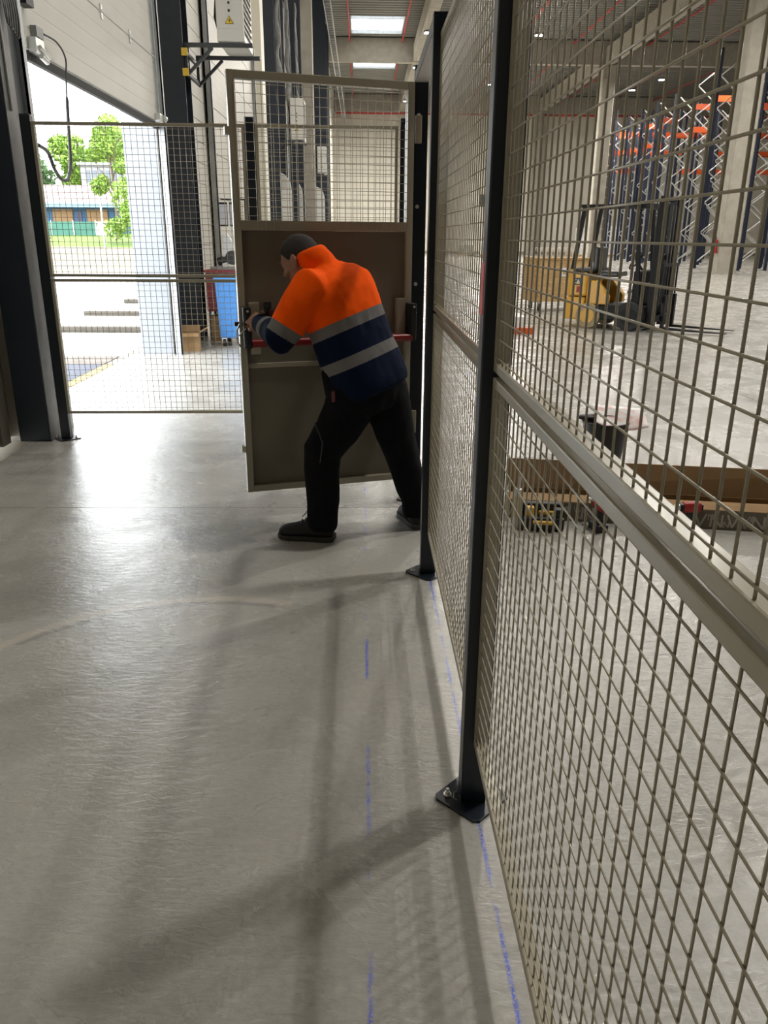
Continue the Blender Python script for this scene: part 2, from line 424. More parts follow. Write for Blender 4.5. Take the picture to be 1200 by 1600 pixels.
S(MB().tube([(-2.42, 10.40, 2.78), (-2.40, 10.42, 2.85), (-2.40, 10.44, 3.6), (-2.40, 10.44, 5.5)], .006), 'lift_cable', ZINC, d1, world=True)
S(MB().box(-2.43, -2.37, 10.3, 10.46, 2.74, 2.84).cyl((-2.36, 10.44, 2.8), (-2.36, 10.50, 2.8), .035, 12), 'corner_bracket', ZINC, d1, world=True)
S(MB().box(-2.43, -2.37, 6.58, 6.74, 2.74, 2.84).cyl((-2.36, 6.62, 2.78), (-2.36, 6.80, 2.74), .014, 8).cyl((-2.36, 6.62, 2.72), (-2.36, 6.74, 2.70), .018, 8), 'corner_bracket', ZINC, d1, world=True)
S(MB().box(-2.43, -2.385, 6.66, 6.80, 2.86, 2.93), 'switch_box', mat('grey_plastic', (.28, .28, .28), .5), d1, world=True)
S(MB().box(-2.43, -2.36, 6.46, 6.60, 3.02, 3.10), 'roller_carrier', BLACK, d1, world=True)
S(MB().box(-2.50, -2.40, 6.10, 6.40, 0, 5.5), 'frame_cover', mat('dark_grey_steel', (.06, .065, .07), .5), d1, world=True)
sect_door('door_2', 14.0, 19.6, .02, 5.2, None)
sect_door('door_3', 23.7, 28.4, .02, 8.2, None)
sect_door('door_4', 29.6, 33.4, .02, 8.2, None)
sect_door('door_5', 38.2, 43.2, .02, 8.2, None)
# horizontal-lined wall cladding strips between column and door 2
for k in range(26):
    S(MB().box(-2.5, -2.485, 12.43, 13.85, .15+k*.3, .15+k*.3+.288), 'cladding_panel', WHITEP, wl)

# ================================================================ OUTSIDE
yard = S(MB().box(-60, -3.125, -4, 34, -.3, -.004), 'yard', mat('pale_yard_concrete', (.62, .60, .56), .8, var=.08, scale=.7))
S(MB().box(-14, -3.13, 4.0, 9.62, -.003, .003), 'asphalt_patch', mat('blue_grey_asphalt', (.05, .056, .08), .85, var=.2, scale=8), yard, label='blue grey asphalt apron')
S(MB().box(-12, -3.13, 9.62, 10.3, -.003, .006), 'gutter_strip', mat('stained_gutter', (.12, .10, .085), .9, var=.35, scale=5), yard)
for (x0, x1, y, lab) in ((-5.4, -3.45, 12.95, 'low concrete kerb nearest the open dock door'), (-5.4, -3.9, 15.75, 'middle low concrete kerb out in the yard'), (-5.5, -4.9, 18.8, 'shortest low concrete kerb farthest out in the yard')):
    o = MB().box(x0, x1, y, y+.18, -.004, .09).build('kerb', mat('weathered_kerb', (.07, .062, .052), .9, var=.2), bevel=.015)
    tag(o, lab, 'kerb')
def terrain(x0, x1, prof, seed):
    mb = MB(); nx = 24; vs = []
    for j, (y, z) in enumerate(prof):
        for i in range(nx+1):
            x = x0+(x1-x0)*i/nx
            vs.append((x, y, z+.08*noise.noise(Vector((x*.6, y*.6, seed)))))
    return mb.add(vs, [(j*(nx+1)+i, j*(nx+1)+i+1, (j+1)*(nx+1)+i+1, (j+1)*(nx+1)+i) for j in range(len(prof)-1) for i in range(nx)])
S(terrain(-60, -5, [(33, -.1), (35, .02), (38, .25), (41, .55), (44, .85), (44.5, .9)], 1), 'gravel_bank', mat('dry_gravel', (.15, .13, .095), .95, var=.3, scale=3))
S(terrain(-60, -5, [(44.3, .82), (46, 1.0), (49, 1.25), (52, 1.45), (56, 1.6), (75, 1.7), (110, 1.7)], 2), 'grass_bank', mat('fresh_grass', (.075, .13, .008), .95, var=.3, scale=2))
# house
GL = mat('dark_window_glass', (.08, .10, .12), .15)
hs = T('house', 'long low blue house with tan roller shutters beyond the yard', 'building', (-20, 58, 1.6))
BL = mat('blue_render', (.035, .095, .19), .8, var=.05)
MB().box(-25, -15.6, 56, 62, 1.5, 3.42).build('wall', BL, hs, world=True)
rf = MB(); rf.add([(-25.6, 55.2, 3.42), (-15.0, 55.2, 3.42), (-15.0, 59, 4.75), (-25.6, 59, 4.75), (-25.6, 62.8, 3.42), (-15.0, 62.8, 3.42),
                   (-25.6, 55.2, 3.28), (-15.0, 55.2, 3.28), (-15.0, 62.8, 3.28), (-25.6, 62.8, 3.28)],
                  [(0,1,2,3), (3,2,5,4), (0,6,7,1), (1,7,8,5,2), (4,9,6,0,3), (5,8,9,4), (6,9,8,7)])
rf.build('roof', mat('faded_pink_roof_tiles', (.20, .15, .14), .85, var=.12, scale=6), hs, world=True)
MB().box(-25.6, -15.0, 55.1, 55.2, 3.2, 3.45).build('gutter', mat('light_blue_gutter', (.16, .25, .32), .5), hs, world=True)
for (a, b) in ((-20.45, -19.15), (-18.2, -16.85), (-23.6, -22.2)):
    mb = MB()
    for k in range(9): mb.box(a, b, 55.94, 55.99, 2.28+k*.092, 2.28+k*.092+.084)
    mb.build('roller_shutter', mat('tan_shutter', (.24, .135, .06), .7), hs, world=True)
    MB().box(a-.06, b+.06, 55.96, 55.999, 2.2, 3.12).build('window_frame', mat('navy_window_frame', (.015, .03, .06), .6), hs, world=True)
MB().box(-18.9, -18.55, 55.93, 55.99, 1.6, 3.0).build('door', mat('violet_door', (.05, .04, .08), .6), hs, world=True)
# green mesh fence on a wall in front of the house
gf = T('garden_fence', 'green panel garden fence below the blue house', 'fence', (-19, 52.6, 1.45))
MB().box(-25, -16.6, 52.55, 52.6, 1.45, 2.28).build('green_panel', mat('green_mesh', (.045, .14, .11), .8, var=.1), gf, world=True)
for k in range(7): MB().cyl((-24.9+k*1.38, 52.5, 1.4), (-24.9+k*1.38, 52.5, 2.35), .03).build('post', WHITEM, gf, world=True)
MB().box(-16.55, -15.7, 52.5, 52.7, 1.4, 2.3).build('white_pier', WHITEM, gf, world=True)
wb = T('apartment_block', 'white block with a row of windows above the roof of the house', 'building', (-20, 66, 1.7))
MB().box(-21.6, -18.2, 66, 70, 1.6, 6.55).build('wall', mat('white_render', (.22, .22, .22), .8), wb, world=True)
MB().box(-21.8, -18.0, 65.8, 70.2, 6.5505, 6.75).build('roof_slab', mat('white_render', (.22, .22, .22), .8), wb, world=True)
for k in range(6): MB().box(-21.2+k*.5, -20.9+k*.5, 65.95, 65.998, 5.4, 6.2).build('window', GL, wb, world=True)
o = MB().cyl((-13.55, 44, .8), (-13.55, 44, 3.3), .05, 8).cyl((-13.55, 44, 3.3), (-13.55, 44, 3.36), .08, 8).build('marker_pole', WHITEM); tag(o, 'slim white pole standing in front of the bushes outside', 'pole')
# trees: crown of leaf blades and a branching trunk
LEAF = [mat('leaf_bright', (.16, .27, .035), .7, var=.3, scale=2), mat('leaf_mid', (.085, .18, .03), .7, var=.3, scale=2), mat('leaf_cool', (.10, .19, .075), .7, var=.3, scale=2)]
def tree(x, y, zb, h, r, nleaf, mi, name, label, cat, group=None, trunk=True, size=.3):
    t = T(name, label, cat, (x, y, zb), group=group)
    rr = random.Random(int(x*13+y*7))
    mb = MB(); 
    if trunk:
        mb.tube([(0, 0, -.3), (.05, 0, h*.3), (-.05, .1, h*.6), (0, 0, h*.92)], [r*.07, r*.055, r*.035, .01], 7)
        for k in range(7):
            a = rr.random()*6.28; z0 = h*(.3+.07*k)
            mb.tube([(0, 0, z0), (r*.4*math.cos(a), r*.4*math.sin(a), z0+h*.12), (r*.75*math.cos(a), r*.75*math.sin(a), z0+h*.18)], [r*.03, r*.02, .01], 5)
        mb.build('trunk', mat('bark', (.10, .075, .05), .9), t)
    lobes = []
    for k in range(12):
        a = rr.random()*6.28; q = rr.random()**.5*r*.65
        lobes.append((q*math.cos(a), q*math.sin(a), h*((.28 if trunk else .12)+.62*rr.random()), r*(.28+.22*rr.random())))
    lobes.append((0, 0, h*.85, r*.4))
    vs = []; fs = []
    for k in range(nleaf):
        lx, ly, lz, lr = lobes[k % len(lobes)]
        d = Vector((rr.gauss(0, 1), rr.gauss(0, 1), rr.gauss(0, 1))).normalized()*lr*(.55+.45*rr.random())
        c = Vector((lx, ly, lz))+d
        if c.z < .05: c.z = .05+rr.random()*.2
        u = Vector((rr.gauss(0, 1), rr.gauss(0, 1), rr.gauss(0, 1))).normalized(); v = u.orthogonal().normalized()
        s_ = size*(.6+.8*rr.random()); i0 = len(vs)
        vs += [c-u*s_*.5, c+v*s_*.25, c+u*s_*.5, c-v*s_*.25]; fs.append((i0, i0+1, i0+2, i0+3))
    m2 = MB(); m2.add(vs, fs); m2.build('foliage', LEAF[mi], t, kind='stuff')
tree(-30.5, 78, 1.7, 7.4, 3.0, 3600, 2, 'tree', 'green tree behind the left end of the house', 'tree', size=.42)
tree(-26.3, 79, 1.7, 8.6, 3.0, 4200, 0, 'tree', 'yellow green tree behind the middle of the house', 'tree', size=.42)
tree(-22.3, 77, 1.7, 10.2, 3.0, 4200, 0, 'tree', 'tallest light green tree rising behind the white block', 'tree', size=.42)
tree(-14.4, 49.5, 1.3, 7.0, 1.5, 3400, 0, 'tree', 'tall narrow yellow green tree beside the right end of the house', 'tree', size=.22)
tree(-16.6, 40.5, .6, 7.6, 1.3, 1300, 2, 'tree', 'tree with sparse leaves beside the left fence post', 'tree', size=.22)
tree(-13.0, 46.0, 1.0, 3.4, 1.3, 1700, 0, 'bush', 'bushy green shrub in front of the right end of the house', 'bush', trunk=False, size=.2)
tree(-10.6, 43.0, .75, 1.7, 1.0, 1200, 1, 'bush', 'darker low shrub at the pale wall edge', 'bush', trunk=False, size=.18)
tree(-18.0, 47.5, 1.1, .9, .55, 500, 1, 'bush', 'small scraggly shrub on the grass bank below the green fence', 'bush', trunk=False, size=.14)
# more greenery off to the sides of the doorway view
tree(-36, 60, 1.6, 9, 4, 1500, 1, 'tree', 'broad tree far left beyond the yard', 'tree')

# ================================================================ FENCING
PITCH = .0408; WR = .0016; WV = .0018
def wire_mesh_data(L, vertical):
    k = 'wire'
    return (MB().cyl((0, 0, 0), (0, 0, L), WV, 6) if vertical else MB().cyl((0, 0, 0), (L, 0, 0), WR, 6)).mesh(k, TAUPE)
WCACHE = {}
def mesh_panel(loc, rz, L, z0, z1, label, single, flip=1):
    """frame of 20 x 30 tube, wire grid welded on its local +Y face"""
    t = T('mesh_fence', label, 'fence', (loc[0], loc[1], z0), rz, 'wire mesh fence sections')
    H = z1-z0
    MB().box(0, L, -.03, 0, 0, .022).build('bottom_rail', TAUPE, t, bevel=.003)
    MB().box(0, L, -.03, 0, H-.022, H).build('top_rail', TAUPE, t, bevel=.003)
    MB().box(0, .02, -.03, -.0003, .0221, H-.0221).build('stile', TAUPE, t)
    MB().box(L-.02, L, -.03, -.0003, .0221, H-.0221).build('stile', TAUPE, t)
    nv = int((L-.045)/PITCH); nh = int((H-.05)/PITCH)
    ov = (L-nv*PITCH)/2; oh = (H-nh*PITCH)/2
    if single:
        for key, vert, ln in ((('v', H), True, H-.0445), (('h', L), False, L-.0405)):
            if key not in WCACHE:
                WCACHE[key] = wire_mesh_data(ln, vert)
                WCACHE[key].polygons.foreach_set('use_smooth', [True]*len(WCACHE[key].polygons))
        for i in range(nv+1):
            o = bpy.data.objects.new('wire', WCACHE[('v', H)]); COL.objects.link(o); o.parent = t; o.location = (ov+i*PITCH, -.0062, .0222)
        for i in range(nh+1):
            o = bpy.data.objects.new('wire', WCACHE[('h', L)]); COL.objects.link(o); o.parent = t; o.location = (.0202, -.0032, oh+i*PITCH)
    else:
        mb = MB()
        for i in range(nv+1): mb.cyl((ov+i*PITCH, -.0062, .022), (ov+i*PITCH, -.0062, H-.022), WV, 5, cap=False)
        for i in range(nh+1): mb.cyl((.02, -.0032, oh+i*PITCH), (L-.02, -.0032, oh+i*PITCH), WR, 5, cap=False)
        mb.build('wire_grid', TAUPE, t, kind='stuff', smooth=True)
    return t
FX = .2955
def bay(y0, y1, names, single, zs=((.2, 1.182), (1.194, 2.2))):
    for (a, b), lab in zip(zs, names): mesh_panel((FX, y0, 0), PI/2, y1-y0, a, b, lab, single)
bay(.257, 1.757, ('nearest lower taupe wire mesh panel running out of the right edge', 'nearest upper taupe wire mesh panel with the forklift seen through it'), True)
bay(1.823, 3.317, ('lower taupe wire mesh panel between the first and second dark posts', 'upper taupe wire mesh panel between the first and second dark posts'), True)
bay(4.455, 5.910, ('lower mesh panel seen edge on behind the gate hinge', 'upper mesh panel seen edge on as a white sliver beside the gate'), False)
CR = .0171
def cx(x): return (x, 5.925+CR*(x+2.229), 0)
for x0, x1, lows in ((-2.229, -.800, ('lower mesh panel across the open dock doorway', 'upper mesh panel across the open dock doorway with trees behind')),
                     (-.728, .2535, ('lower mesh panel hidden behind the gate sheet', 'upper mesh panel of the cross fence seen through the gate mesh'))):
    for (a, b), lab in zip(((.2, 1.182), (1.194, 2.2)), lows):
        mesh_panel(cx(x0), CR, x1-x0, a, b, lab, x0 < -1)
# posts with diamond base plates
def plate_poly(h=.1, c=.010):
    return [(-h, -c), (-c, -h), (c, -h), (h, -c), (h, c), (c, h), (-c, h), (-h, c)]
def fence_post(x, y, h, label, rz=0, sx=.07, sy=.06, slots=True):
    t = T('fence_post', label, 'fence post', (x, y, 0), rz, 'dark fence posts')
    MB().box(-sx/2, sx/2, -sy/2, sy/2, .008, h).build('upright', NAVYP, t, bevel=.004)
    MB().prism(plate_poly(), 0, .008).build('base_plate', NAVYP, t, bevel=.0015)
    MB().box(-sx/2+.001, sx/2-.001, -sy/2+.001, sy/2-.001, h, h+.004).build('cap', BLACK, t)
    for s in (-1, 1):
        MB().cyl((s*.067, .005, .008), (s*.067, .005, .011), .0115, 14).cyl((s*.067, .005, .011), (s*.067, .005, .019), .0075, 6).cyl((s*.067, .005, .019), (s*.067, .005, .028), .0045, 8).build('anchor_bolt', ZINC, t, smooth='auto')
    return t
p1 = fence_post(.303, 1.790, 2.28, 'nearest dark post with diamond base plate and a red sticker')
MB().box(-.0362, -.0352, -.012, .029, 1.315, 1.425).build('sticker', mat('red_sticker', (.62, .03, .03), .5), p1, label='red warning sticker')
MB().tube([(-.052, -.012, .0085), (-.048, .012, .0085), (-.04, .016, .0085)], .0012, 5).tube([(-.058, -.002, .0085), (-.044, -.02, .0085)], .0012, 5).build('chalk_mark', mat('white_chalk', (.30, .31, .31), .9), p1)
p2 = fence_post(.303, 3.350, 2.26, 'second dark post at the near side of the gate opening')
p3 = fence_post(.303, 4.420, 2.28, 'dark hinge post that carries the open gate')
for z in (2.06, 1.63, 1.24, 1.09):
    MB().cyl((-.012, -.030, z), (-.012, -.037, z), .010, 10).cyl((-.012, -.037, z), (-.012, -.043, z), .006, 6).build('bolt', ZINC, p3, smooth='auto')
for z in (1.93, .42):
    MB().box(-.03, .004, -.052, -.0302, z, z+.13).build('hinge_block', TAUPE, p3, bevel=.004)
p4 = fence_post(.303, 5.945, 2.24, 'dark corner post where the two mesh fences meet')
p5 = fence_post(-2.266, 5.925, 2.24, 'dark fence post beside the navy steel column', CR)
p6 = fence_post(-.764, 5.950, 2.24, 'dark fence post seen through the gate mesh', CR)
hd = T('gate_header', 'dark header beam bridging the gate opening', 'beam', (.303, 3.38, 2.21))
MB().box(.270, .336, 3.3805, 4.3895, 2.212, 2.258).build('beam', [NAVYP], hd, world=True, bevel=.003)
MB().box(.274, .332, 3.3808, 4.389, 2.2095, 2.2118).build('lit_underside', mat('painted_floor_glow', (.5, .5, .48), .5), hd, world=True, label='underside painted pale grey for the glow from below')  # dark beam's underside, coloured pale to paint in light from doorway and floor

# gate leaf, swung open: local x runs from hinge to free end, local -Y... faces the camera
hx, hy = .262, 4.372; ga = math.atan2(-.265, -.885)
gt = T('mesh_gate', 'taupe swing gate with wire mesh top, sheet steel body and red push bar', 'gate', (hx, hy, .155), ga)
GW, GH = .93, 2.05
# local +Y of the leaf faces the camera (ga is about 196 deg)
def gb(a, b, y0, y1, z0, z1, nm, m, par=gt, bev=.003, **k): return MB().box(a, b, y0, y1, z0-.155, z1-.155).build(nm, m, par, bevel=bev, **k)
gb(0, .035, -.02, .02, .155, 2.205, 'stile', TAUPE); gb(GW-.035, GW, -.02, .02, .155, 2.205, 'stile', TAUPE)
gb(.0352, GW-.0352, -.02, .02, 2.168, 2.205, 'top_rail', TAUPE); gb(.0352, GW-.0352, -.02, .02, .155, .19, 'bottom_rail', TAUPE)
gb(.0352, GW-.0352, -.019, .019, 1.505, 1.552, 'middle_rail', TAUPE)
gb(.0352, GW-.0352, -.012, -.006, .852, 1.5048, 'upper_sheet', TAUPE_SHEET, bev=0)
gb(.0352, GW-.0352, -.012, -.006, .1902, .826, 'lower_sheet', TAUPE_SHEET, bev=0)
gb(.0352, GW-.0352, -.010, .004, .8262, .8518, 'seam_rail', TAUPE)
wv = MB().cyl((0, 0, 0), (0, 0, .655), WR, 6).mesh('wire', TAUPE); wh = MB().cyl((.035, 0, 0), (GW-.035, 0, 0), WR, 6).mesh('wire', TAUPE)
for i in range(22):
    o = bpy.data.objects.new('wire', wv); COL.objects.link(o); o.parent = gt; o.location = (.043+i*.0405, .0222, 1.514-.155)
for i in range(15):
    o = bpy.data.objects.new('wire', wh); COL.objects.link(o); o.parent = gt; o.location = (0, .026, 1.572-.155+i*.0412)
pb = MB().cyl((.02, .085, .97-.155), (GW-.05, .085, .965-.155), .021, 16).build('push_bar', mat('dark_red_bar', (.24, .010, .010), .35), gt, smooth='auto', label='red panic push bar')
for (a, z0, z1, nm) in ((GW-.052, .94, 1.142, 'latch_case'), (-.006, .955, 1.146, 'hinge_case')):
    MB().prism([(a, .0205), (a+.04, .0205), (a+.04, .088), (a+.034, .104), (a+.006, .104), (a, .088)], z0-.155, z1-.155).build(nm, BLACK, gt, bevel=.004)
for xb, zb_ in ((GW-.032, 1.125), (.014, 1.13)):
    MB().cyl((xb, .104, zb_-.155), (xb, .107, zb_-.155), .006, 8).build('screw', ZINC, gt)
gb(GW-.105, GW-.053, -.0055, .022, .90, 1.16, 'latch_plate', TAUPE); gb(.036, .085, -.0055, .03, .98, 1.17, 'hinge_plate', TAUPE)
MB().prism([(GW, -.02), (GW+.018, -.012), (GW+.018, .006), (GW, .02)], .38-.155, .415-.155).build('stop_block', TAUPE, gt)
MB().prism([(GW, -.02), (GW+.02, -.02), (GW+.02, .02), (GW, .02)], 1.93-.155, 1.965-.155).build('stop_block', TAUPE, gt)
MB().box(GW+.0005, GW+.022, -.012, .012, 1.045-.155, 1.065-.155).build('latch_bolt', BLACK, gt)
MB().tube([(GW+.004, .07, 1.06-.155), (GW+.022, .075, 1.03-.155), (GW+.022, .078, .97-.155), (GW+.006, .08, .95-.155)], .005, 6).build('latch_handle', ZINC, gt, smooth=True)

# ================================================================ THE WORKER
def remeshed(mb, name, voxel, mats, parent, smooth_it=6, wrinkle=0, wscale=14, factor=.5):
    me = mb.mesh(name, mats); o = bpy.data.objects.new(name, me); COL.objects.link(o)
    r = o.modifiers.new('r', 'REMESH'); r.mode = 'VOXEL'; r.voxel_size = voxel
    s = o.modifiers.new('s', 'SMOOTH'); s.iterations = smooth_it; s.factor = factor
    dg = bpy.context.evaluated_depsgraph_get(); dg.update()
    m2 = bpy.data.meshes.new_from_object(o.evaluated_get(dg)); o.modifiers.clear(); o.data = m2; m2.name = name
    if not m2.materials:
        for m in (mats if isinstance(mats, list) else [mats]): m2.materials.append(m)
    if wrinkle:
        m2.calc_loop_triangles(); nn = [v.normal.copy() for v in m2.vertices]
        for v, n in zip(m2.vertices, nn):
            p = v.co*wscale; q = Vector((p.x, p.y, p.z*.55))
            a = noise.noise(q)*.7+noise.noise(q*2.3)*.3
            v.co += n*wrinkle*(1-2*abs(a))
    m2.polygons.foreach_set('use_smooth', [True]*len(m2.polygons))
    if parent is not None: o.parent = parent
    return o
PX, PY = .03, 3.85
person = T('person', 'worker in an orange and navy fleece and black work trousers bending over the gate latch', 'person', (PX, PY, 0))
off = Matrix.Translation((-PX, -PY, 0))
def V(*a): return Vector(a)
# joints, world metres
pel = V(.035, 3.85, .80); neck = V(-.195, 3.905, 1.345); head = V(-.288, 3.945, 1.372)
lsh, lel, lwr, lha = V(-.235, 3.75, 1.255), V(-.375, 3.72, 1.035), V(-.500, 3.94, 1.075), V(-.540, 4.0, 1.09)
rsh, rel, rwr, rha = V(-.06, 3.985, 1.255), V(-.20, 4.03, 1.10), V(-.37, 4.01, 1.095), V(-.44, 4.01, 1.10)
lhip, lkn, lan = V(-.045, 3.80, .75), V(-.19, 3.765, .44), V(-.205, 3.775, .10)
rhip, rkn, ran = V(.105, 3.90, .75), V(.205, 3.95, .42), V(.292, 3.975, .10)
sp = (neck-pel); SL = sp.length; sp.normalize()
fd = V(-.70, .71, 0); fd = (fd-sp*fd.dot(sp)).normalized(); lf = sp.cross(fd).normalized()
if lf.y > 0: lf = -lf
hf = V(-.80, .38, -.46).normalized(); hl = V(-.43, -.90, 0); hl = (hl-hf*hl.dot(hf)).normalized(); hu = hf.cross(hl)
if hu.z < 0: hu = -hu
# body: one continuous surface, bare where the head, neck and hands show
b = MB()
b.ell(head+hu*.015, .098, .076, .100, (hf, hl, hu), 20, 14)
b.ell(head+hf*.045-hu*.05, .052, .054, .062, (hf, hl, hu), 16, 10)
b.ell(head+hf*.066-hu*.085, .034, .036, .03, (hf, hl, hu), 12, 8)
b.cap(head+hf*.092+hu*.01, head+hf*.112-hu*.022, .008, .0135)
b.ell(head+hf*.094-hu*.022, .014, .018, .010, (hf, hl, hu), 10, 6)
b.ell(head+hf*.090+hu*.028, .012, .058, .010, (hf, hl, hu), 10, 6)
b.ell(head+hf*.088-hu*.058, .015, .024, .007, (hf, hl, hu), 10, 6); b.ell(head+hf*.086-hu*.070, .014, .021, .008, (hf, hl, hu), 10, 6)
for s in (-1, 1):
    b.ell(head+hf*.084+hl*s*.032+hu*.006, .012, .013, .010, (hf, hl, hu), 10, 6)
    b.ell(head+hf*.075+hl*s*.04-hu*.03, .022, .024, .022, (hf, hl, hu), 10, 6)
    ec = head-hf*.002+hl*s*.078-hu*.004
    ea = (hf*.94+hl*s*-.2-hu*.25).normalized()
    b.ell(ec, .021, .009, .033, (ea, hl, hu), 12, 8); b.ell(ec-hu*.022+hf*.003, .012, .008, .014, (ea, hl, hu), 10, 6)
b.cap(head-hf*.03-hu*.05, neck-sp*.03, .056, .062, 14)
b.cap(pel, pel+sp*.25, .12, .12, 14); b.cap(pel+sp*.25, neck-sp*.16, .12, .125, 14)
b.cap(neck-sp*.10, lsh, .06, .05); b.cap(neck-sp*.10, rsh, .06, .05)
for a, c, d, e in ((lsh, lel, lwr, lha), (rsh, rel, rwr, rha)):
    b.cap(a, c, .047, .038); b.cap(c, d, .038, .027)
for a, c, d in ((lhip, lkn, lan), (rhip, rkn, ran)):
    b.cap(pel, a, .10, .09); b.cap(a, c, .08, .052); b.cap(c, d, .052, .036); b.cap(d, d-V(0, 0, .03), .036, .034)
def hand(wr, ha, grip, back, side):
    """palm from wrist, fingers curling round a handle of direction grip; back = outward normal of the hand back"""
    d = (ha-wr).normalized(); g = (grip-d*grip.dot(d)).normalized(); bk = d.cross(g).normalized()
    if bk.dot(back) < 0: bk = -bk
    c = wr+d*.045
    b.ell(c+d*.01, .050, .040, .017, (d, g, bk), 14, 8); b.cap(wr, c, .026, .024)
    for k, (o_, L) in enumerate(((-.031, .9), (-.0105, 1.0), (.0105, .95), (.031, .78))):
        q = c+g*o_+d*.046; p1_ = q+d*.034*L-bk*.008; p2_ = p1_+(-bk*.9+d*.2)*.026*L; p3_ = p2_+(-d*.85-bk*.3)*.02*L
        b.cap(q-d*.012, p1_, .0095, .0088, 8); b.cap(p1_, p2_, .0088, .008, 8); b.cap(p2_, p3_, .008, .0068, 8)
    q = c-g*.03-d*.018; t1 = q-g*.022+d*.018-bk*.014; t2 = t1+d*.028-bk*.008+g*.006
    b.cap(q, t1, .0125, .0108, 8); b.cap(t1, t2, .0105, .0085, 8)
    return c+d*.052-bk*.024, g
lg, lgd = hand(lwr, lha, V(.75, .1, .55), V(-.3, -.8, .5), 1)
rg, rgd = hand(rwr, rha, V(.1, -.3, .95), V(.2, .8, .4), 1)
b.xf(off)
remeshed(b, 'body', .005, SKIN, person, 4)
# hair: short, down to the nape, clear of the face and ears
hb = MB(); nu, nv = 40, 26; hv = []; keep = {}
for j in range(nv+1):
    for i in range(nu):
        t = -PI/2+PI*j/nv; a = 2*PI*i/nu
        x, y, z = math.cos(t)*math.cos(a), math.cos(t)*math.sin(a), math.sin(t)
        lim = -.62 if x < -.5 else (-.30 if x < .05 else (-.30+.80*min(1, (x-.05)/.62)))
        if -.5 <= x < -.3: lim = -.62+.32*(x+.5)/.2
        if abs(y) > .8 and -.12 < x < .16: lim = max(lim, -.02)
        grow = max(-.012, min(.005, (z-lim)*.045))
        p = head+hu*.016+hf*x*(.0985+grow)+hl*y*(.0765+grow)+hu*z*(.1005+grow)
        p += (p-head).normalized()*noise.noise(p*90)*.0015
        hv.append(p)
hfaces = [(j*nu+i, j*nu+(i+1) % nu, (j+1)*nu+(i+1) % nu, (j+1)*nu+i) for j in range(nv) for i in range(nu)]
hb.add(hv, hfaces); hb.xf(off)
ho = hb.build('hair', HAIR, person, smooth=True)
bmh = bmesh.new(); bmh.from_mesh(ho.data); bmesh.ops.delete(bmh, geom=[v for v in bmh.verts if not v.link_faces], context='VERTS'); bmesh.ops.remove_doubles(bmh, verts=bmh.verts[:], dist=1e-4); bmh.to_mesh(ho.data); bmh.free()
# fleece jacket
def ring(c, a, bb, ax, ay, n=28, e=2.4):
    out = []
    for k in range(n):
        t = 2*PI*k/n; ct, st = math.cos(t), math.sin(t)
        out.append(c+ax*a*math.copysign(abs(ct)**(2/e), ct)+ay*bb*math.copysign(abs(st)**(2/e), st))
    return out
j = MB()
hunch = -fd
prof = [(-.055, .150, .125, 0), (-.045, .190, .158, 0), (.0, .203, .168, 0), (.08, .202, .166, 0), (.18, .198, .156, .006), (.28, .196, .150, .016), (.36, .204, .148, .026),
        (.44, .208, .140, .034), (.50, .196, .122, .036), (.545, .160, .098, .026), (.575, .105, .078, .012), (.60, .072, .066, 0), (.64, .066, .064, -.004)]
j.loft([ring(pel+sp*(t/.60*SL)+hunch*hn, a_, b_, lf, fd) for t, a_, b_, hn in prof])
j.tube([lsh+(neck-sp*.12-lsh)*.55, lsh, lsh+(lel-lsh)*.3, lsh+(lel-lsh)*.75, lel+V(-.012, -.02, -.008), lel+(lwr-lel)*.3, lel+(lwr-lel)*.7, lwr, lwr+(lwr-lel).normalized()*.012],
       [.085, .094, .090, .082, .073, .062, .052, .043, .038], 18)
j.tube([rsh+(neck-sp*.12-rsh)*.55, rsh, rsh+(rel-rsh)*.3, rsh+(rel-rsh)*.75, rel, rel+(rwr-rel)*.3, rel+(rwr-rel)*.7, rwr],
       [.085, .092, .086, .078, .070, .060, .050, .042], 18)
# collar leaning towards the head
cdir = (sp*.75+hf*.15+(head-neck).normalized()*.55).normalized()
j.loft([ring(neck-sp*.05, .088, .080, lf, fd, e=2), ring(neck+cdir*.0, .080, .074, lf, fd, e=2), ring(neck+cdir*.04-fd*.010, .080, .078, lf, fd, e=2), ring(neck+cdir*.085-fd*.020, .077, .076, lf, fd, e=2), ring(neck+cdir*.10-fd*.022, .070, .070, lf, fd, e=2)])
j.xf(off)
jk = remeshed(j, 'fleece_jacket', .0085, M_jacket(), person, 5, .0045, 11)
jk['label'] = 'orange and navy fleece with reflective bands'
at = jk.data.attributes.new('band', 'FLOAT', 'POINT')
def seg(p, a, c):
    d = c-a; t = max(0, min(1, (p-a).dot(d)/d.length_squared)); return t, (p-(a+d*t)).length
def lin(x, pts):
    if x <= pts[0][0]: return pts[0][1]
    for (a, u), (c, w) in zip(pts, pts[1:]):
        if x <= c: return u+(w-u)*(x-a)/(c-a)
    return pts[-1][1]
vals = []
UL = (lel-lsh).length
inv = off.inverted()
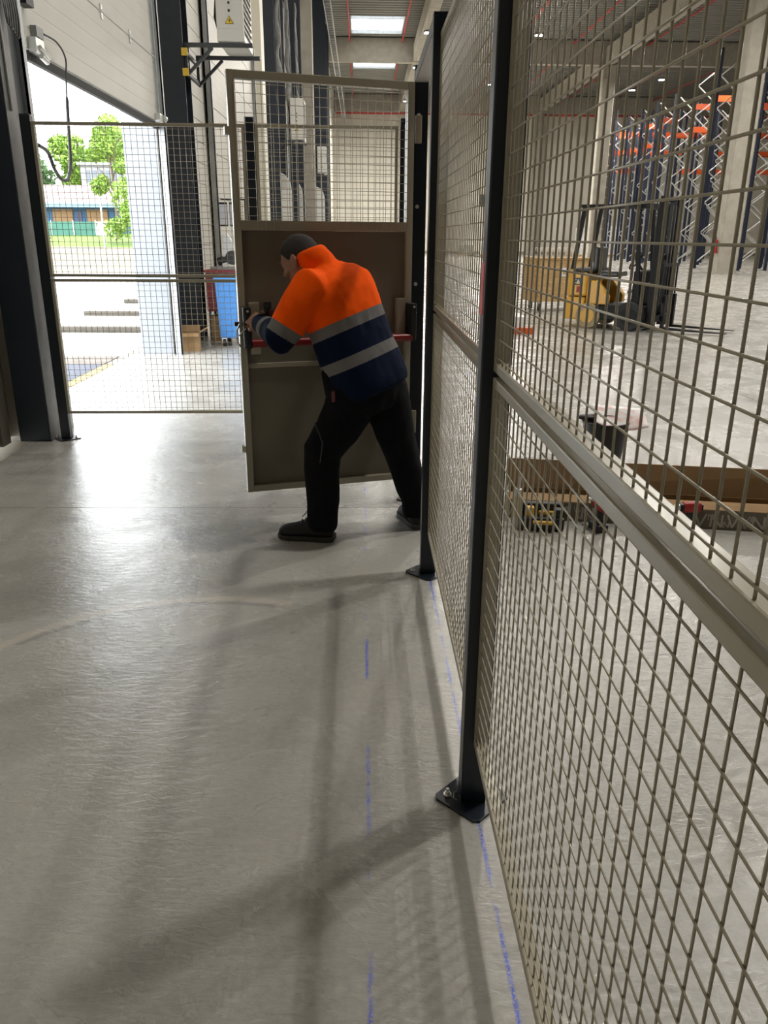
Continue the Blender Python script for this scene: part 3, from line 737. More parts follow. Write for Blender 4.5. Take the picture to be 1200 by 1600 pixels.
for v in jk.data.vertices:
    p = inv @ v.co
    t = (p-pel).dot(sp)/SL*.60
    best = None
    for (a, c, d) in ((lsh, lel, lwr), (rsh, rel, rwr)):
        t1, d1 = seg(p, a, c); t2, d2 = seg(p, c, d)
        s_, dd = (t1*(c-a).length, d1) if d1 < d2 else ((c-a).length+t2*(d-c).length, d2)
        # bands on a sleeve are cut square to the upper arm until the elbow
        if best is None or dd < best[1]: best = (s_, dd, d1 < d2)
    q = p-(pel+sp*(t/.6*SL)); da = math.hypot(q.dot(lf)/.20, q.dot(fd)/.15)
    if best[1]/.088 < da*.95 and best[0] > .10:
        u = lin(best[0], [(0, -1.5), (UL-.075, -.3), (UL-.055, 0), (UL-.005, 1), (UL+.13, 2), (UL+.17, 3), (UL+.4, 5)])
    else:
        # the back rides up over the hunch, so the bands bow
        bow = .02*(q.dot(lf)/.2)
        tt = t+.01
        u = lin(-tt, [(-.6, -1.8), (-.352, -.2), (-.340, 0), (-.288, 1), (-.172, 2), (-.118, 3), (.1, 5)])
    vals.append(u)
at.data.foreach_set('value', vals)
# work trousers
tr = MB()
tr.loft([ring(pel+sp*.06, .165, .135, lf, fd), ring(pel-V(0, 0, .02), .182, .15, lf, fd), ring(pel-V(0, 0, .09), .178, .15, lf, fd), ring(pel-V(0, 0, .15)+V(.005, 0, 0), .13, .13, lf, fd)])
tr.tube([lhip+V(0, 0, .03), lhip-V(.03, .0, .09), lhip+(lkn-lhip)*.6, lkn+V(-.008, 0, .03), lkn-V(.012, 0, .06), lkn+(lan-lkn)*.5, lan+V(.004, 0, .08), lan+V(.0, 0, .0), lan-V(0, 0, .035)],
        [.118, .118, .104, .092, .084, .082, .078, .078, .072], 20)
tr.tube([rhip+V(0, 0, .03), rhip+(rkn-rhip)*.3, rhip+(rkn-rhip)*.65, rkn, rkn+(ran-rkn)*.25, rkn+(ran-rkn)*.6, ran+V(-.008, 0, .06), ran+V(-.004, 0, .0), ran-V(0, 0, .035)],
        [.118, .112, .100, .086, .080, .076, .074, .074, .068], 20)
kd = V(-.8, .45, -.1).normalized()
tr.ell(lkn+V(-.045, .0, -.03), .05, .07, .10); tr.ell(rkn+V(-.02, .035, -.02), .055, .06, .09)
tr.xf(off)
to = remeshed(tr, 'work_trousers', .0085, TROUS, person, 4, .006, 9)
# holster pocket, tag and thigh pocket
hp = MB(); c = lhip+V(-.105, -.045, .10)
hp.loft([ring(c+V(0, 0, .035), .045, .014, V(.8, -.5, -.1).normalized(), V(.5, .8, 0).normalized()), ring(c, .052, .02, V(.8, -.5, -.1).normalized(), V(.5, .8, 0).normalized()),
         ring(c+V(.012, 0, -.10), .046, .02, V(.8, -.5, -.1).normalized(), V(.5, .8, 0).normalized()), ring(c+V(.02, 0, -.135), .03, .012, V(.8, -.5, -.1).normalized(), V(.5, .8, 0).normalized())])
hp.xf(off); pk = hp.build('holster_pocket', TROUS, to, smooth='auto')
c2 = lhip+V(-.092, -.098, .015)
MB().box(c2.x-.008, c2.x+.008, c2.y-.012, c2.y-.004, c2.z-.03, c2.z+.02).xf(off).build('fabric_tag', mat('red_grey_tag', (.16, .05, .045), .8), to, label='small red and grey fabric tag')
c3 = lkn+V(.02, -.095, .10)
MB().tube([c3+V(-.055, 0, .10), c3+V(-.02, -.004, 0), c3+V(-.035, 0, -.10)], .003, 5).xf(off).build('seam', mat('grey_seam', (.05, .05, .055), .8), to)
# shoes
def shoe(heel, toe, ankle):
    d = (toe-heel); d.z = 0; L = d.length; d.normalize(); s = V(-d.y, d.x, 0); z = V(0, 0, 1)
    st = [(0, .032, .028, .075), (.03, .042, .024, .115), (.075, .046, .022, .130), (.12, .046, .022, .120), (.16, .049, .022, .100), (.20, .053, .022, .084), (.24, .052, .022, .076), (.268, .042, .024, .066), (.285, .024, .028, .050)]
    k = L/.285; up = MB(); sl = MB(); ru = []; rs = []
    for x, w, z0, z1 in st:
        c = heel+d*x*k
        ru.append([c+s*w*cx_+z*zz for cx_, zz in ((-1, z0), (-1.02, z0+(z1-z0)*.35), (-.85, z0+(z1-z0)*.75), (-.4, z1-.003), (0, z1), (.4, z1-.003), (.85, z0+(z1-z0)*.75), (1.02, z0+(z1-z0)*.35), (1, z0))])
        rs.append([c+s*(w+.005)*cx_+z*zz for cx_, zz in ((-1, .002), (-1.03, z0+.004), (1.03, z0+.004), (1, .002))])
    up.loft(ru); up.xf(off); sl.loft(rs); sl.xf(off)
    o = up.build('shoe', SHOE, person, smooth=True)
    m = o.modifiers.new('sub', 'SUBSURF'); m.levels = 1; m.render_levels = 2
    sl.build('sole', SOLE, o, bevel=.004)
    lc = MB()
    for x in (.125, .145, .165):
        c = heel+d*x*k; zz = .120-(x-.12)*.5+.004
        lc.tube([c-s*.026+z*(zz-.012), c+z*(zz+.002), c+s*.026+z*(zz-.012)], .003, 5)
    c = heel+d*.118*k+z*.128
    lc.tube([c, c+d*.03+s*-.025+z*.012, c+d*.045+s*-.03-z*.012], .0022, 5).tube([c, c+d*.022+s*.02+z*.02, c+d*.04+s*.03], .0022, 5)
    lc.xf(off).build('laces', BLACK, o)
shoe(V(-.142, 3.762, 0), V(-.432, 3.822, 0), lan)
shoe(V(.315, 3.905, 0), V(.235, 4.175, 0), ran)
# screwdriver in the left hand
sd = T('screwdriver', 'slim screwdriver with pale shaft held at the gate latch', 'screwdriver', tuple(lg))
MB().cyl(lg-lgd*.05, lg+lgd*.045, .010, 10).build('handle', mat('clear_amber_handle', (.45, .20, .05), .3), sd, world=True, smooth='auto')
MB().cyl(lg-lgd*.05, lg-lgd*.13, .003, 8).build('shaft', ZINC, sd, world=True)
# driver in the right hand
dv = T('hand_tool', 'small black hand tool held in front of the gate sheet', 'hand tool', tuple(rg))
MB().cyl(rg-rgd*.055, rg+rgd*.05, .011, 10).build('grip', BLACK, dv, world=True, smooth='auto')
MB().box(rg.x-.02, rg.x+.02, rg.y-.012, rg.y+.012, rg.z+.045, rg.z+.078).build('head', BLACK, dv, world=True, bevel=.004)

# ================================================================ HIGH BAY LAMPS, PIPES
def lamp_proto(rod):
    t = T('high_bay_lamp', None, 'lamp', (0, 0, 0), group='high bay lamps')
    MB().cyl((0, 0, 0), (0, 0, .10), .24, 20).build('housing', mat('lamp_housing', (.10, .10, .10), .5), t, smooth='auto')
    MB().cyl((0, 0, -.012), (0, 0, -.001), .21, 20).build('diffuser', LED, t)
    MB().cyl((0, 0, .10), (0, 0, rod), .012, 6).build('suspension_rod', GALV, t)
    return t
ll = bpy.data.lights.new('lamp_light', 'AREA'); ll.shape = 'DISK'; ll.size = .42; ll.energy = LAMP_W; ll.color = (1, .96, .885)
lh = ll.copy(); lh.name = 'lamp_light_hall'; lh.energy = HALL_W
lf_ = ll.copy(); lf_.name = 'lamp_light_far'; lf_.energy = FAR_W
le_ = ll.copy(); le_.name = 'lamp_light_end'; le_.energy = END_W
lamps = [(3.95, 4.2), (3.55, 18), (3.55, 32), (3.5, 46.4), (3.45, 55.2), (3.5, 68), (9.35, 10), (9.3, 24), (9.3, 46.5), (9.0, 60.6),
         (14.5, 16), (14.5, 30), (20.6, 14), (20.6, 30), (20.6, 45.2), (20.0, 58.1), (19.3, 61.8), (28, 24), (28, 48)]
seen = {3: 'high bay lamp hanging by the roof girder nearer than the rooflight', 4: 'high bay lamp hanging by the roof girder past the rooflight', 8: 'bright high bay lamp beside the nearest dark post', 9: 'far high bay lamp seen through the middle mesh panel',
        14: 'high bay lamp at the right edge beside the concrete column', 15: 'upper right of the two far high bay lamps above the racks', 16: 'lower left of the two far high bay lamps above the racks'}
pos_name = {0: 'high bay lamp above the gate, out of view', 1: 'high bay lamp on the girder eighteen metres in, out of view', 2: 'high bay lamp on the girder before the first rooflight in view', 5: 'last high bay lamp on the girder towards the far wall'}
protos = {}
for i, (x, y) in enumerate(lamps):
    lab = seen.get(i) or pos_name.get(i) or 'high bay lamp out of view over the hall floor, %s one' % ('a', 'b', 'near left', 'near middle', 'rear left', 'near right', 'a', 'rear middle', 'rear right', 'a', 'centre left', 'centre', 'near far right', 'centre right', 'a', 'a', 'a', 'far right front', 'far right back')[i]
    rod = .995 if x < 4.1 else 2.395
    if rod > 1: y = round(y*2)/2+.07
    if rod not in protos: t = protos[rod] = lamp_proto(rod); t.location = (x, y, LAMP_Z)
    else: t = dup(protos[rod], (x, y, LAMP_Z))
    t['label'] = lab
    lo = bpy.data.objects.new('lamp_light', (ll if x < 4.1 else lh) if y < 40 else le_ if (y > 50 and x < 10) else lf_); COL.objects.link(lo); lo.location = (x, y, LAMP_Z-.015)
def pipe(name, pts, r, label, m=REDPIPE):
    o = MB().tube(pts, r, 8).build(name, m, smooth='auto'); tag(o, label, 'pipe', 'sprinkler pipes'); return o
pipe('sprinkler_pipe', [(-.75, 8, 13.62), (-.75, 81.9, 13.62)], .05, 'red sprinkler pipe left of the rooflights')
pipe('sprinkler_pipe', [(2.72, 8, 13.62), (2.72, 81.9, 13.62)], .05, 'red sprinkler pipe right of the rooflights')
pipe('sprinkler_pipe', [(-2.4, 81.6, 12.55), (44.9, 81.6, 12.55)], .17, 'thick red pipe across the top of the far wall')
for k, x in enumerate((10.2, 14.0, 19.0, 23.0, 27.0)):
    pipe('sprinkler_pipe', [(x, 8, 13.62), (x, 81.9, 13.62)], .05, 'red sprinkler pipe over the hall, number %s from the girder' % ('one', 'two', 'three', 'four', 'five')[k])
tw = MB()
for x in (-1.65, -1.35): tw.box(x-.02, x+.02, 36, 81, 11.2, 11.3)
for k in range(90): tw.box(-1.63, -1.37, 36.1+k*.5, 36.14+k*.5, 11.2, 11.22)
tag(tw.build('cable_tray', GALV), 'galvanised cable tray running along the top of the left wall', 'cable tray')

# ================================================================ DOCK HEATERS ON BRACKETS
def heater_proto():
    t = T('wall_heater', None, 'heater')     # local origin: front lower left corner
    w, d, h = .365, .86, 1.0
    MB().box(0, w, 0, d, 0, h).build('casing', WHITEM, t, bevel=.012)
    MB().box(.03, w-.03, .03, d-.03, -.012, -.0002).build('air_outlet', WHITEM, t)
    MB().box(.02, .31, -.004, -.0002, .15, h-.03).build('front_cover', WHITEM, t, bevel=.0015)
    bt = MB()
    for z in (.36, .45, .54, .63): bt.cyl((.175, -.004, z), (.175, -.012, z), .016, 12)
    bt.build('button', BLACK, t)
    wt = mat('warning_yellow', (.80, .55, .03), .5); tri = MB()
    tri.prism_y([(.115, .205), (.235, .205), (.175, .305)], -.0062, -.0045); tri.build('warning_border', BLACK, t)
    MB().prism_y([(.126, .211), (.224, .211), (.175, .293)], -.0074, -.0063).build('warning_sign', wt, t, label='yellow electric hazard triangle')
    MB().prism_y([(.186, .275), (.158, .244), (.174, .244), (.166, .216), (.192, .253), (.177, .253)], -.0086, -.0075).build('hazard_bolt', BLACK, t)
    for k in range(11): MB().add([(w+.0005, .04, .14+k*.078), (w+.0005, d-.04, .14+k*.078), (w+.022, d-.04, .10+k*.078), (w+.022, .04, .10+k*.078), (w+.0005, .04, .146+k*.078), (w+.0005, d-.04, .146+k*.078)],
                                 [(0, 1, 2, 3), (4, 3, 2, 5), (0, 3, 4), (1, 5, 2)]).build('louvre_slat', mat('louvre_grey', (.42, .41, .38), .5), t)
    MB().tube([(-.01, .2, .95), (-.05, .25, .8), (-.03, .3, .6), (-.06, .3, .35), (-.01, .35, .12)], .022, 6).build('cable', BLACK, t, smooth=True)
    return t
def bracket_proto():
    t = T('wall_bracket', None, 'bracket')      # local origin: on the wall under the front arm, arm height z=0
    bm_ = mat('dark_grey_bracket', (.05, .055, .06), .5)
    for y in (.03, .84):
        MB().bar((0, y, 0), (.92, y, 0), .045, .05).build('arm', bm_, t)
        MB().bar((.02, y, -.36), (.38, y, -.03), .035, .04).build('brace', bm_, t)
    for z in (-.1, -.34):
        MB().bar((.02, -.06, z), (.02, .95, z), .04, .045).build('wall_rail', bm_, t)
        MB().box(-.02, .06, -.085, -.061, z-.045, z+.045).build('end_cap', YCAP, t, label='yellow end cap')
    MB().bar((.02, .03, -.36), (.02, .03, .02), .04, .04).build('upright', bm_, t)
    MB().bar((.02, .84, -.36), (.02, .84, .02), .04, .04).build('upright', bm_, t)
    return t
hp_, bp_ = heater_proto(), bracket_proto()
for k, (y, wh_) in enumerate(((12.05, 'nearest'), (23.2, 'second'), (34.9, 'third'))):
    la = {'nearest': 'nearest white wall heater with hazard triangle high on the left wall', 'second': 'second white wall heater seen through the gate mesh', 'third': 'farthest white wall heater seen through the gate mesh'}[wh_]
    lb = {'nearest': 'dark bracket with yellow end caps under the nearest heater', 'second': 'dark bracket under the second heater', 'third': 'dark bracket under the farthest heater'}[wh_]
    x = -1.93 if k == 0 else (-1.90 if k == 1 else -1.80)
    if k == 0: a, c = hp_, bp_
    else: a, c = dup(hp_, (0, 0, 0)), dup(bp_, (0, 0, 0))
    a.location = (x, y, 3.945); a['label'] = la; a['group'] = 'wall heaters'
    c.location = (-2.384 if k == 0 else -2.45, y, 3.905); c['label'] = lb; c['group'] = 'heater brackets'
    if k: c.scale = (1, 1, 1)
# bundled hoses hanging off the dock door tracks
for k, (y, z0, z1) in enumerate(((24.4, 5.6, 9.4), (27.6, 5.2, 9.0), (31.0, 5.0, 9.0))):
    rr = random.Random(k); pts = []; rs = []
    for i in range(22):
        u = i/21; pts.append((-2.28+.03*math.sin(i*1.3), y+.1*math.sin(i*.9), z1-(z1-z0)*u)); rs.append(.035+.07*abs(math.sin(i*.55+k))*u)
    o = MB().tube(pts, rs, 8).tube([(-2.3, y+.2, z1), (-2.25, y+.25, z1-1.2), (-2.2, y+.1, z0+.3)], .03, 6).build('hose_bundle', mat('grey_wrap', (.22, .22, .215), .8, var=.2), smooth=True)
    tag(o, ('nearest', 'middle', 'farthest')[k]+' grey wrapped hose bundle hanging beside the dock doors', 'hose')
for k, (y, h) in enumerate(((25.6, 3.25), (30.2, 3.35), (34.95, 3.4))):
    pr = [(-2.42, 0), (-2.05, 0), (-2.05, h-.5)]+[(-2.42+.37*math.cos(a), h-.5+.5*math.sin(a)) for a in [PI/2*i/6 for i in range(1, 7)]]
    if k == 2: pr = [(p[0]+.56, p[1]) for p in pr]
    t = T('track_guard', ('nearest', 'middle', 'farthest')[k]+' white track guard with rounded top at the left wall', 'guard', (-2.2 if k < 2 else -1.64, y, 0), group='white track guards')
    MB().prism_y(pr, y-.75, y-.69).build('board', WHITEM, t, world=True, bevel=.01)
    x0 = pr[0][0]; MB().box(x0, x0+.33, y-.69, y-.60, 0, .6).build('foot', GALV, t, world=True)

# ================================================================ THINGS AT THE DOCK DOOR
def spiral(pts, r, n=8):
    return MB().tube(pts, r, n)
def smoothpath(P, n=8):
    P = [Vector(p) for p in P]; out = []
    for i in range(len(P)-1):
        p0, p1, p2, p3 = P[max(i-1, 0)], P[i], P[i+1], P[min(i+2, len(P)-1)]
        for k in range(n):
            t = k/n; out.append(.5*((2*p1)+(p2-p0)*t+(2*p0-5*p1+4*p2-p3)*t*t+(-p0+3*p1-3*p2+p3)*t**3))
    return out+[P[-1]]
cb = smoothpath([(-2.385, 6.80, 2.90), (-2.36, 7.0, 2.885), (-2.355, 7.14, 2.80), (-2.36, 7.10, 2.62), (-2.38, 7.10, 2.3), (-2.39, 7.08, 2.05), (-2.40, 7.00, 1.915), (-2.405, 6.86, 1.90), (-2.41, 6.75, 1.97), (-2.42, 6.68, 2.08), (-2.41, 6.47, 2.11)], 10)
tag(spiral(cb, [.007 if i < 34 else .015 for i in range(len(cb))]).build('door_cable', mat('dark_grey_cable', (.04, .04, .042), .5), smooth=True), 'dark cable hanging in a loop from the raised door', 'cable')
mb = MB()
for k in range(6):
    q = random.Random(k); a = .02*k
    mb.tube(smoothpath([(-2.345+a*.2, 5.86+.02*k, 3.35), (-2.30+a*.4, 5.90+.02*k, 3.0-.02*k), (-2.30+a*.3, 5.93+.015*k, 2.80-.018*k), (-2.325, 5.97+.01*k, 2.83), (-2.335, 5.95+.01*k, 3.1), (-2.342, 5.94, 3.35)], 6), .006, 5)
tag(mb.build('cable_coil', mat('grey_cable', (.22, .22, .22), .5), smooth=True), 'coil of grey cable hung on the navy column', 'cable')
mb = MB().tube([(-2.343, 5.90, 3.4), (-2.343, 5.90, 2.26)], .008, 6)
tag(mb.build('conduit', mat('pale_conduit', (.45, .45, .43), .5), smooth=True), 'thin pale conduit down the side of the navy column', 'pipe')
# red cabinet with a cut-off saw, blue wheeled bin, cartons, clipboards
ca = T('tool_cabinet', 'dark red tool cabinet with a saw on top beyond the mesh', 'cabinet', (-1.98, 12.1, 0))
DR = mat('dark_red_cabinet', (.22, .012, .018), .4)
MB().box(-2.29, -1.62, 12.0, 12.5, .42, .98).build('body', DR, ca, world=True, bevel=.01)
for k in range(3): 
    f = MB().box(-2.27, -1.64, 11.985, 11.9995, .45+k*.17, .605+k*.17).build('drawer', DR, ca, world=True, bevel=.004)
    MB().box(-2.1, -1.8, 11.97, 11.9845, .55+k*.17, .575+k*.17).build('handle', ZINC, f, world=True)
for x in (-2.27, -1.66):
    for y in (12.03, 12.46): MB().box(x, x+.03, y-.02, y+.02, 0, .4199).build('leg', BLACK, ca, world=True)
MB().box(-2.31, -1.60, 11.98, 12.52, .9805, 1.01).build('worktop', mat('red_worktop', (.30, .03, .03), .5), ca, world=True)
sw = T('cut_off_saw', 'white and black cut-off saw standing on the red cabinet', 'saw', (-1.95, 12.05, 1.01))
MB().box(-2.22, -1.7, 12.07, 12.35, 1.0105, 1.05).build('base', mat('grey_cast_base', (.30, .30, .29), .5), sw, world=True, bevel=.006)
MB().prism_y([(-2.06, 1.06), (-1.93, 1.10), (-1.86, 1.25), (-1.90, 1.42), (-1.96, 1.52), (-2.03, 1.50), (-2.02, 1.30)], 12.13, 12.21).build('guard_arm', WHITEM, sw, world=True, bevel=.01)
MB().cyl((-1.90, 12.11, 1.18), (-1.90, 12.122, 1.18), .10, 24).build('blade', BLACK, sw, world=True)
MB().cyl((-2.12, 12.17, 1.12), (-1.99, 12.17, 1.16), .06, 12).build('motor', BLACK, sw, world=True, smooth='auto')
MB().cyl((-1.84, 12.125, 1.24), (-1.84, 12.22, 1.24), .05, 14).build('orange_cover', mat('bright_orange_plastic', (.85, .12, .02), .5), sw, world=True, smooth='auto')
bi = T('wheeled_bin', 'blue waste bin on steel castors beyond the mesh', 'bin', (-1.65, 11.6, 0))
BB = mat('blue_plastic', (.05, .25, .66), .45)
MB().loft([[Vector(p) for p in ((-2.00, 11.32, .115), (-1.30, 11.32, .115), (-1.30, 11.86, .115), (-2.00, 11.86, .115))],
           [Vector(p) for p in ((-2.03, 11.28, .90), (-1.27, 11.28, .90), (-1.27, 11.90, .90), (-2.03, 11.90, .90))]]).build('tub', BB, bi, world=True, bevel=.01)
MB().box(-2.05, -1.25, 11.26, 11.92, .9002, .935).build('lid', BB, bi, world=True, bevel=.01)
for (x, y) in ((-1.95, 11.36), (-1.36, 11.36), (-1.95, 11.80), (-1.36, 11.80)):
    c_ = MB().cyl((x-.02, y, .05), (x+.02, y, .05), .05, 16).build('castor_wheel', RUBBER, bi, world=True, smooth='auto')
    MB().box(x-.03, x+.03, y-.02, y+.02, .104, .114).box(x-.03, x-.024, y-.02, y+.02, .05, .104).box(x+.024, x+.03, y-.02, y+.02, .05, .104).build('castor_fork', ZINC, c_, world=True)
def carton(x, y, z, w, d, h, rz, label, m=CARD, flaps=True):
    t = T('carton', label, 'box', (x, y, z), rz, 'cardboard cartons'); k = .004
    MB().box(-w/2, w/2, -d/2, -d/2+k, 0, h).box(-w/2, w/2, d/2-k, d/2, 0, h).box(-w/2, -w/2+k, -d/2+k, d/2-k, 0, h).box(w/2-k, w/2, -d/2+k, d/2-k, 0, h).box(-w/2+k, w/2-k, -d/2+k, d/2-k, 0, k).build('box_walls', m, t)
    if flaps:
        MB().bar((0, -d/2+k/2, h), (0, -d/2-d*.28, h-d*.16), w*.98, k).build('flap', CARDIN, t)
        MB().bar((w/2-k/2, 0, h), (w/2+w*.35, 0, h+.06), d*.98, k).build('flap', CARDIN, t)
        MB().bar((0, d/2-k/2, h), (0, d/2+.05, h+d*.3), w*.98, k).build('flap', CARDIN, t)
    return t
carton(-2.36, 10.93, 0, .30, .26, .24, .15, 'open brown carton on the floor at the foot of the second navy column')
carton(-2.12, 12.1, 0, .24, .3, .36, 0, 'brown carton under the red cabinet', flaps=False)
st = T('document_stand', 'thin dark stand with a top rail for clipboards', 'stand', (-1.95, 12.72, 0))
MB().cyl((-1.76, 12.72, 0), (-1.76, 12.72, 2.0), .012, 8).build('pole', BLACK, st, world=True)
MB().cyl((-2.12, 12.72, 2.0), (-1.74, 12.72, 2.0), .012, 8).build('rail', BLACK, st, world=True)
MB().cyl((-1.76, 12.72, 0), (-1.76, 12.72, .03), .18, 20).build('foot', BLACK, st, world=True)
for k, x in enumerate((-2.09, -1.93)):
    t = T('clipboard', ('left', 'right')[k]+' clipboard with white sheets hanging behind the saw', 'clipboard', (x, 12.70, 1.62), group='hanging clipboards')
    MB().box(x-.065, x+.065, 12.70, 12.706, 1.62, 1.96).build('board', BLACK, t, world=True)
    MB().box(x-.057, x+.057, 12.698, 12.6998, 1.64, 1.93).build('sheet', mat('paper_white', (.72, .74, .80), .8), t, world=True)
    MB().tube([(x, 12.703, 1.96), (x, 12.705, 1.99)], .004, 5).build('hook', ZINC, t, world=True)

# ================================================================ THINGS IN THE HALL
# forklift truck, local +X forward (mast side)
def forklift(x, y, rz):
    t = T('forklift', 'yellow and black forklift truck parked in the hall', 'forklift', (x, y, 0), rz)
    DK = mat('forklift_black', (.010, .010, .010), .6, spec=.25); GR = mat('forklift_grey', (.035, .035, .037), .5)
    # counterweight: rounded in plan, stepped in side view
    def plan(x0, r): return [(x0+.42, -.50), (x0+.16, -.50), (x0+.05, -.43), (x0, -.28), (x0, .28), (x0+.05, .43), (x0+.16, .50), (x0+.42, .50)]
    MB().prism(plan(-.92, .1), .14, .52).build('lower_counterweight', YELLOW, t, bevel=.03)
    MB().prism([(px*1.0+(.0), py*.97) for px, py in plan(-.90, .1)], .535, .93).build('upper_counterweight', YELLOW, t, bevel=.04)
    MB().prism([(px*.96, py*.90) for px, py in plan(-.86, .1)], .94, 1.0).build('battery_cover', GR, t, bevel=.02)
    MB().box(-.49, .45, -.48, .48, .16, .40).build('chassis', DK, t, bevel=.02)
    for s in (-1, 1):
        MB().prism_y([(-.48, .41), (-.10, .41), (-.10, .55), (-.30, .80), (-.48, .80)], s*.40-.08, s*.40+.08).build('side_panel', YELLOW, t, bevel=.02)
        MB().box(.02, .40, s*.45-.05, s*.45+.05, .41, .46).build('step', GR, t, bevel=.01)
    sb = MB().box(-.42, -.02, -.25, .25, .86, .95).box(-.50, -.40, -.24, .24, .95, 1.35).build('seat', mat('black_vinyl', (.02, .02, .02), .4), t, bevel=.03)
    MB().box(.28, .42, -.42, .42, .41, .98).build('cowl', DK, t, bevel=.03)
    sw_ = MB().cyl((.30, .08, .95), (.16, .08, 1.12), .022, 8).build('steering_column', DK, t)
    rim = [Vector((.15, .08, 1.13))+Vector((.5*math.cos(a)*.17, math.sin(a)*.16, math.cos(a)*.14)) for a in [2*PI*i/20 for i in range(21)]]
    MB().tube(rim, .013, 6).build('steering_wheel', DK, t, smooth=True)
    for s in (-1, 1):
        MB().bar((-.78, s*.42, .98), (-.66, s*.40, 1.98), .06, .06, up=(1, 0, 0)).build('guard_pillar', DK, t)
        MB().bar((.40, s*.42, .42), (.26, s*.40, 1.98), .06, .06, up=(1, 0, 0)).build('guard_pillar', DK, t)
        MB().bar((-.72, s*.40, 2.0), (.34, s*.40, 2.0), .06, .05).build('roof_rail', DK, t)
    for k in range(7): MB().bar((-.66+k*.15, -.37, 2.0), (-.66+k*.15, .37, 2.0), .035, .04).build('roof_bar', DK, t)
    MB().box(.28, .36, -.43, .43, 1.95, 2.05).build('roof_front_bar', DK, t, bevel=.01)
    MB().box(.20, .30, .28, .42, 2.052, 2.10).build('work_lamp', WHITEM, t, bevel=.01)
    # mast
    for s in (-1, 1):
        MB().box(.56, .70, s*.33-.035, s*.33+.035, .07, 2.10).build('mast_channel', DK, t)
        MB().box(.585, .675, s*.255-.03, s*.255+.03, .10, 2.12).build('inner_channel', GR, t)
        MB().cyl((.54, s*.24, .12), (.54, s*.24, 1.95), .03, 10).build('lift_cylinder', GR, t, smooth='auto')
        MB().cyl((.54, s*.24, 1.2), (.54, s*.24, 2.05), .018, 8).build('piston_rod', ZINC, t, smooth='auto')
        MB().cyl((.20, s*.36, .62), (.56, s*.33, .78), .03, 8).build('tilt_cylinder', GR, t)
        MB().box(.715, .725, s*.10-.014, s*.10+.014, .3, 2.0).build('lift_chain', mat('chain_steel', (.22, .21, .2), .4, .8), t)
    for z in (.18, 1.15, 2.06): MB().box(.56, .60, -.30, .30, z, z+.08).build('mast_crossbar', DK, t)
    for z in (.18, .48): MB().box(.73, .79, -.48, .48, z, z+.10).build('carriage_bar', DK, t, bevel=.006)
    for k in range(7): MB().box(.76, .785, -.45+k*.145, -.425+k*.145, .581, 1.05).build('backrest_bar', DK, t)
    MB().box(.755, .79, -.48, .48, 1.051, 1.10).build('backrest_top', DK, t)
    for s in (-1, 1):
        MB().add([(.80, s*.30-.05, .04), (1.85, s*.30-.05, .035), (1.85, s*.30+.05, .035), (.80, s*.30+.05, .04), (.80, s*.30-.05, .085), (1.85, s*.30-.05, .045), (1.85, s*.30+.05, .045), (.80, s*.30+.05, .085)],
                 [(0,3,2,1),(4,5,6,7),(0,1,5,4),(1,2,6,5),(2,3,7,6),(3,0,4,7)]).box(.792, .84, s*.30-.05, s*.30+.05, .04, .60).build('fork', DK, t)
    TY = mat('tan_solid_tyre', (.34, .26, .15), .8, var=.1); RIMM = mat('yellow_wheel_rim', (.60, .34, .05), .5)
    for (xx, yy, r, w, front) in ((.30, -.47, .24, .16, 1), (.30, .47, .24, .16, 1), (-.42, -.455, .215, .13, 0), (-.42, .455, .215, .13, 0)):
        s = -1 if yy < 0 else 1
        wl_ = MB().cyl((xx, yy-w/2, r), (xx, yy+w/2, r), r, 28).build('tyre', TY if not front else RUBBER, t, smooth='auto', bevel=.015)
        MB().cyl((xx, yy+s*w/2*1.02, r), (xx, yy+s*(w/2+.012), r), r*.58, 20).build('wheel_rim', RIMM if not front else DK, wl_, smooth='auto')
    # plate with lettering on the counterweight flank
    def text(body, size, loc, rot, m, nm, par):
        cu = bpy.data.curves.new(nm, 'FONT'); cu.body = body; cu.size = size; cu.extrude = .001; cu.align_x = 'CENTER'; cu.align_y = 'CENTER'
        to_ = bpy.data.objects.new(nm, cu); COL.objects.link(to_); dg = bpy.context.evaluated_depsgraph_get()
        me = bpy.data.meshes.new_from_object(to_.evaluated_get(dg)); bpy.data.objects.remove(to_); me.materials.clear(); me.materials.append(m)
        o = bpy.data.objects.new(nm, me); COL.objects.link(o); o.parent = par; o.location = loc; o.rotation_euler = rot; return o
    pl_ = MB().box(-.72, -.56, -.494, -.4872, .72, .84).build('logo_plate', BLACK, t)
    text('CAT', .085, (-.64, -.4955, .78), (PI/2, 0, 0), WHITEM, 'lettering', pl_)
    MB().prism_y([(-.675, .738), (-.605, .738), (-.64, .772)], -.4953, -.4945).build('emblem', YCAP, pl_)
    MB().box(-.66, -.585, -.492, -.4872, .60, .70).build('red_label', mat('dark_red_label', (.3, .03, .02), .6), t)
    MB().tube([(.30, -.30, .98), (.26, -.33, 1.2), (.30, -.36, 1.45), (.26, -.36, 1.6)], .012, 6).build('hydraulic_hose', DK, t)
    MB().tube([(.62, -.05, 2.0), (.58, -.03, 1.5), (.62, .0, 1.0), (.58, .02, .6)], .016, 6).tube([(.62, .05, 2.0), (.60, .05, 1.4), (.62, .06, .8)], .016, 6).build('mast_hose', BLACK, t)
    MB().box(.205, .215, -.06, .0, 1.1, 1.35).build('paper_note', mat('paper_white', (.72, .74, .80), .8), t)
    return t
forklift(4.56, 14.05, -.62)
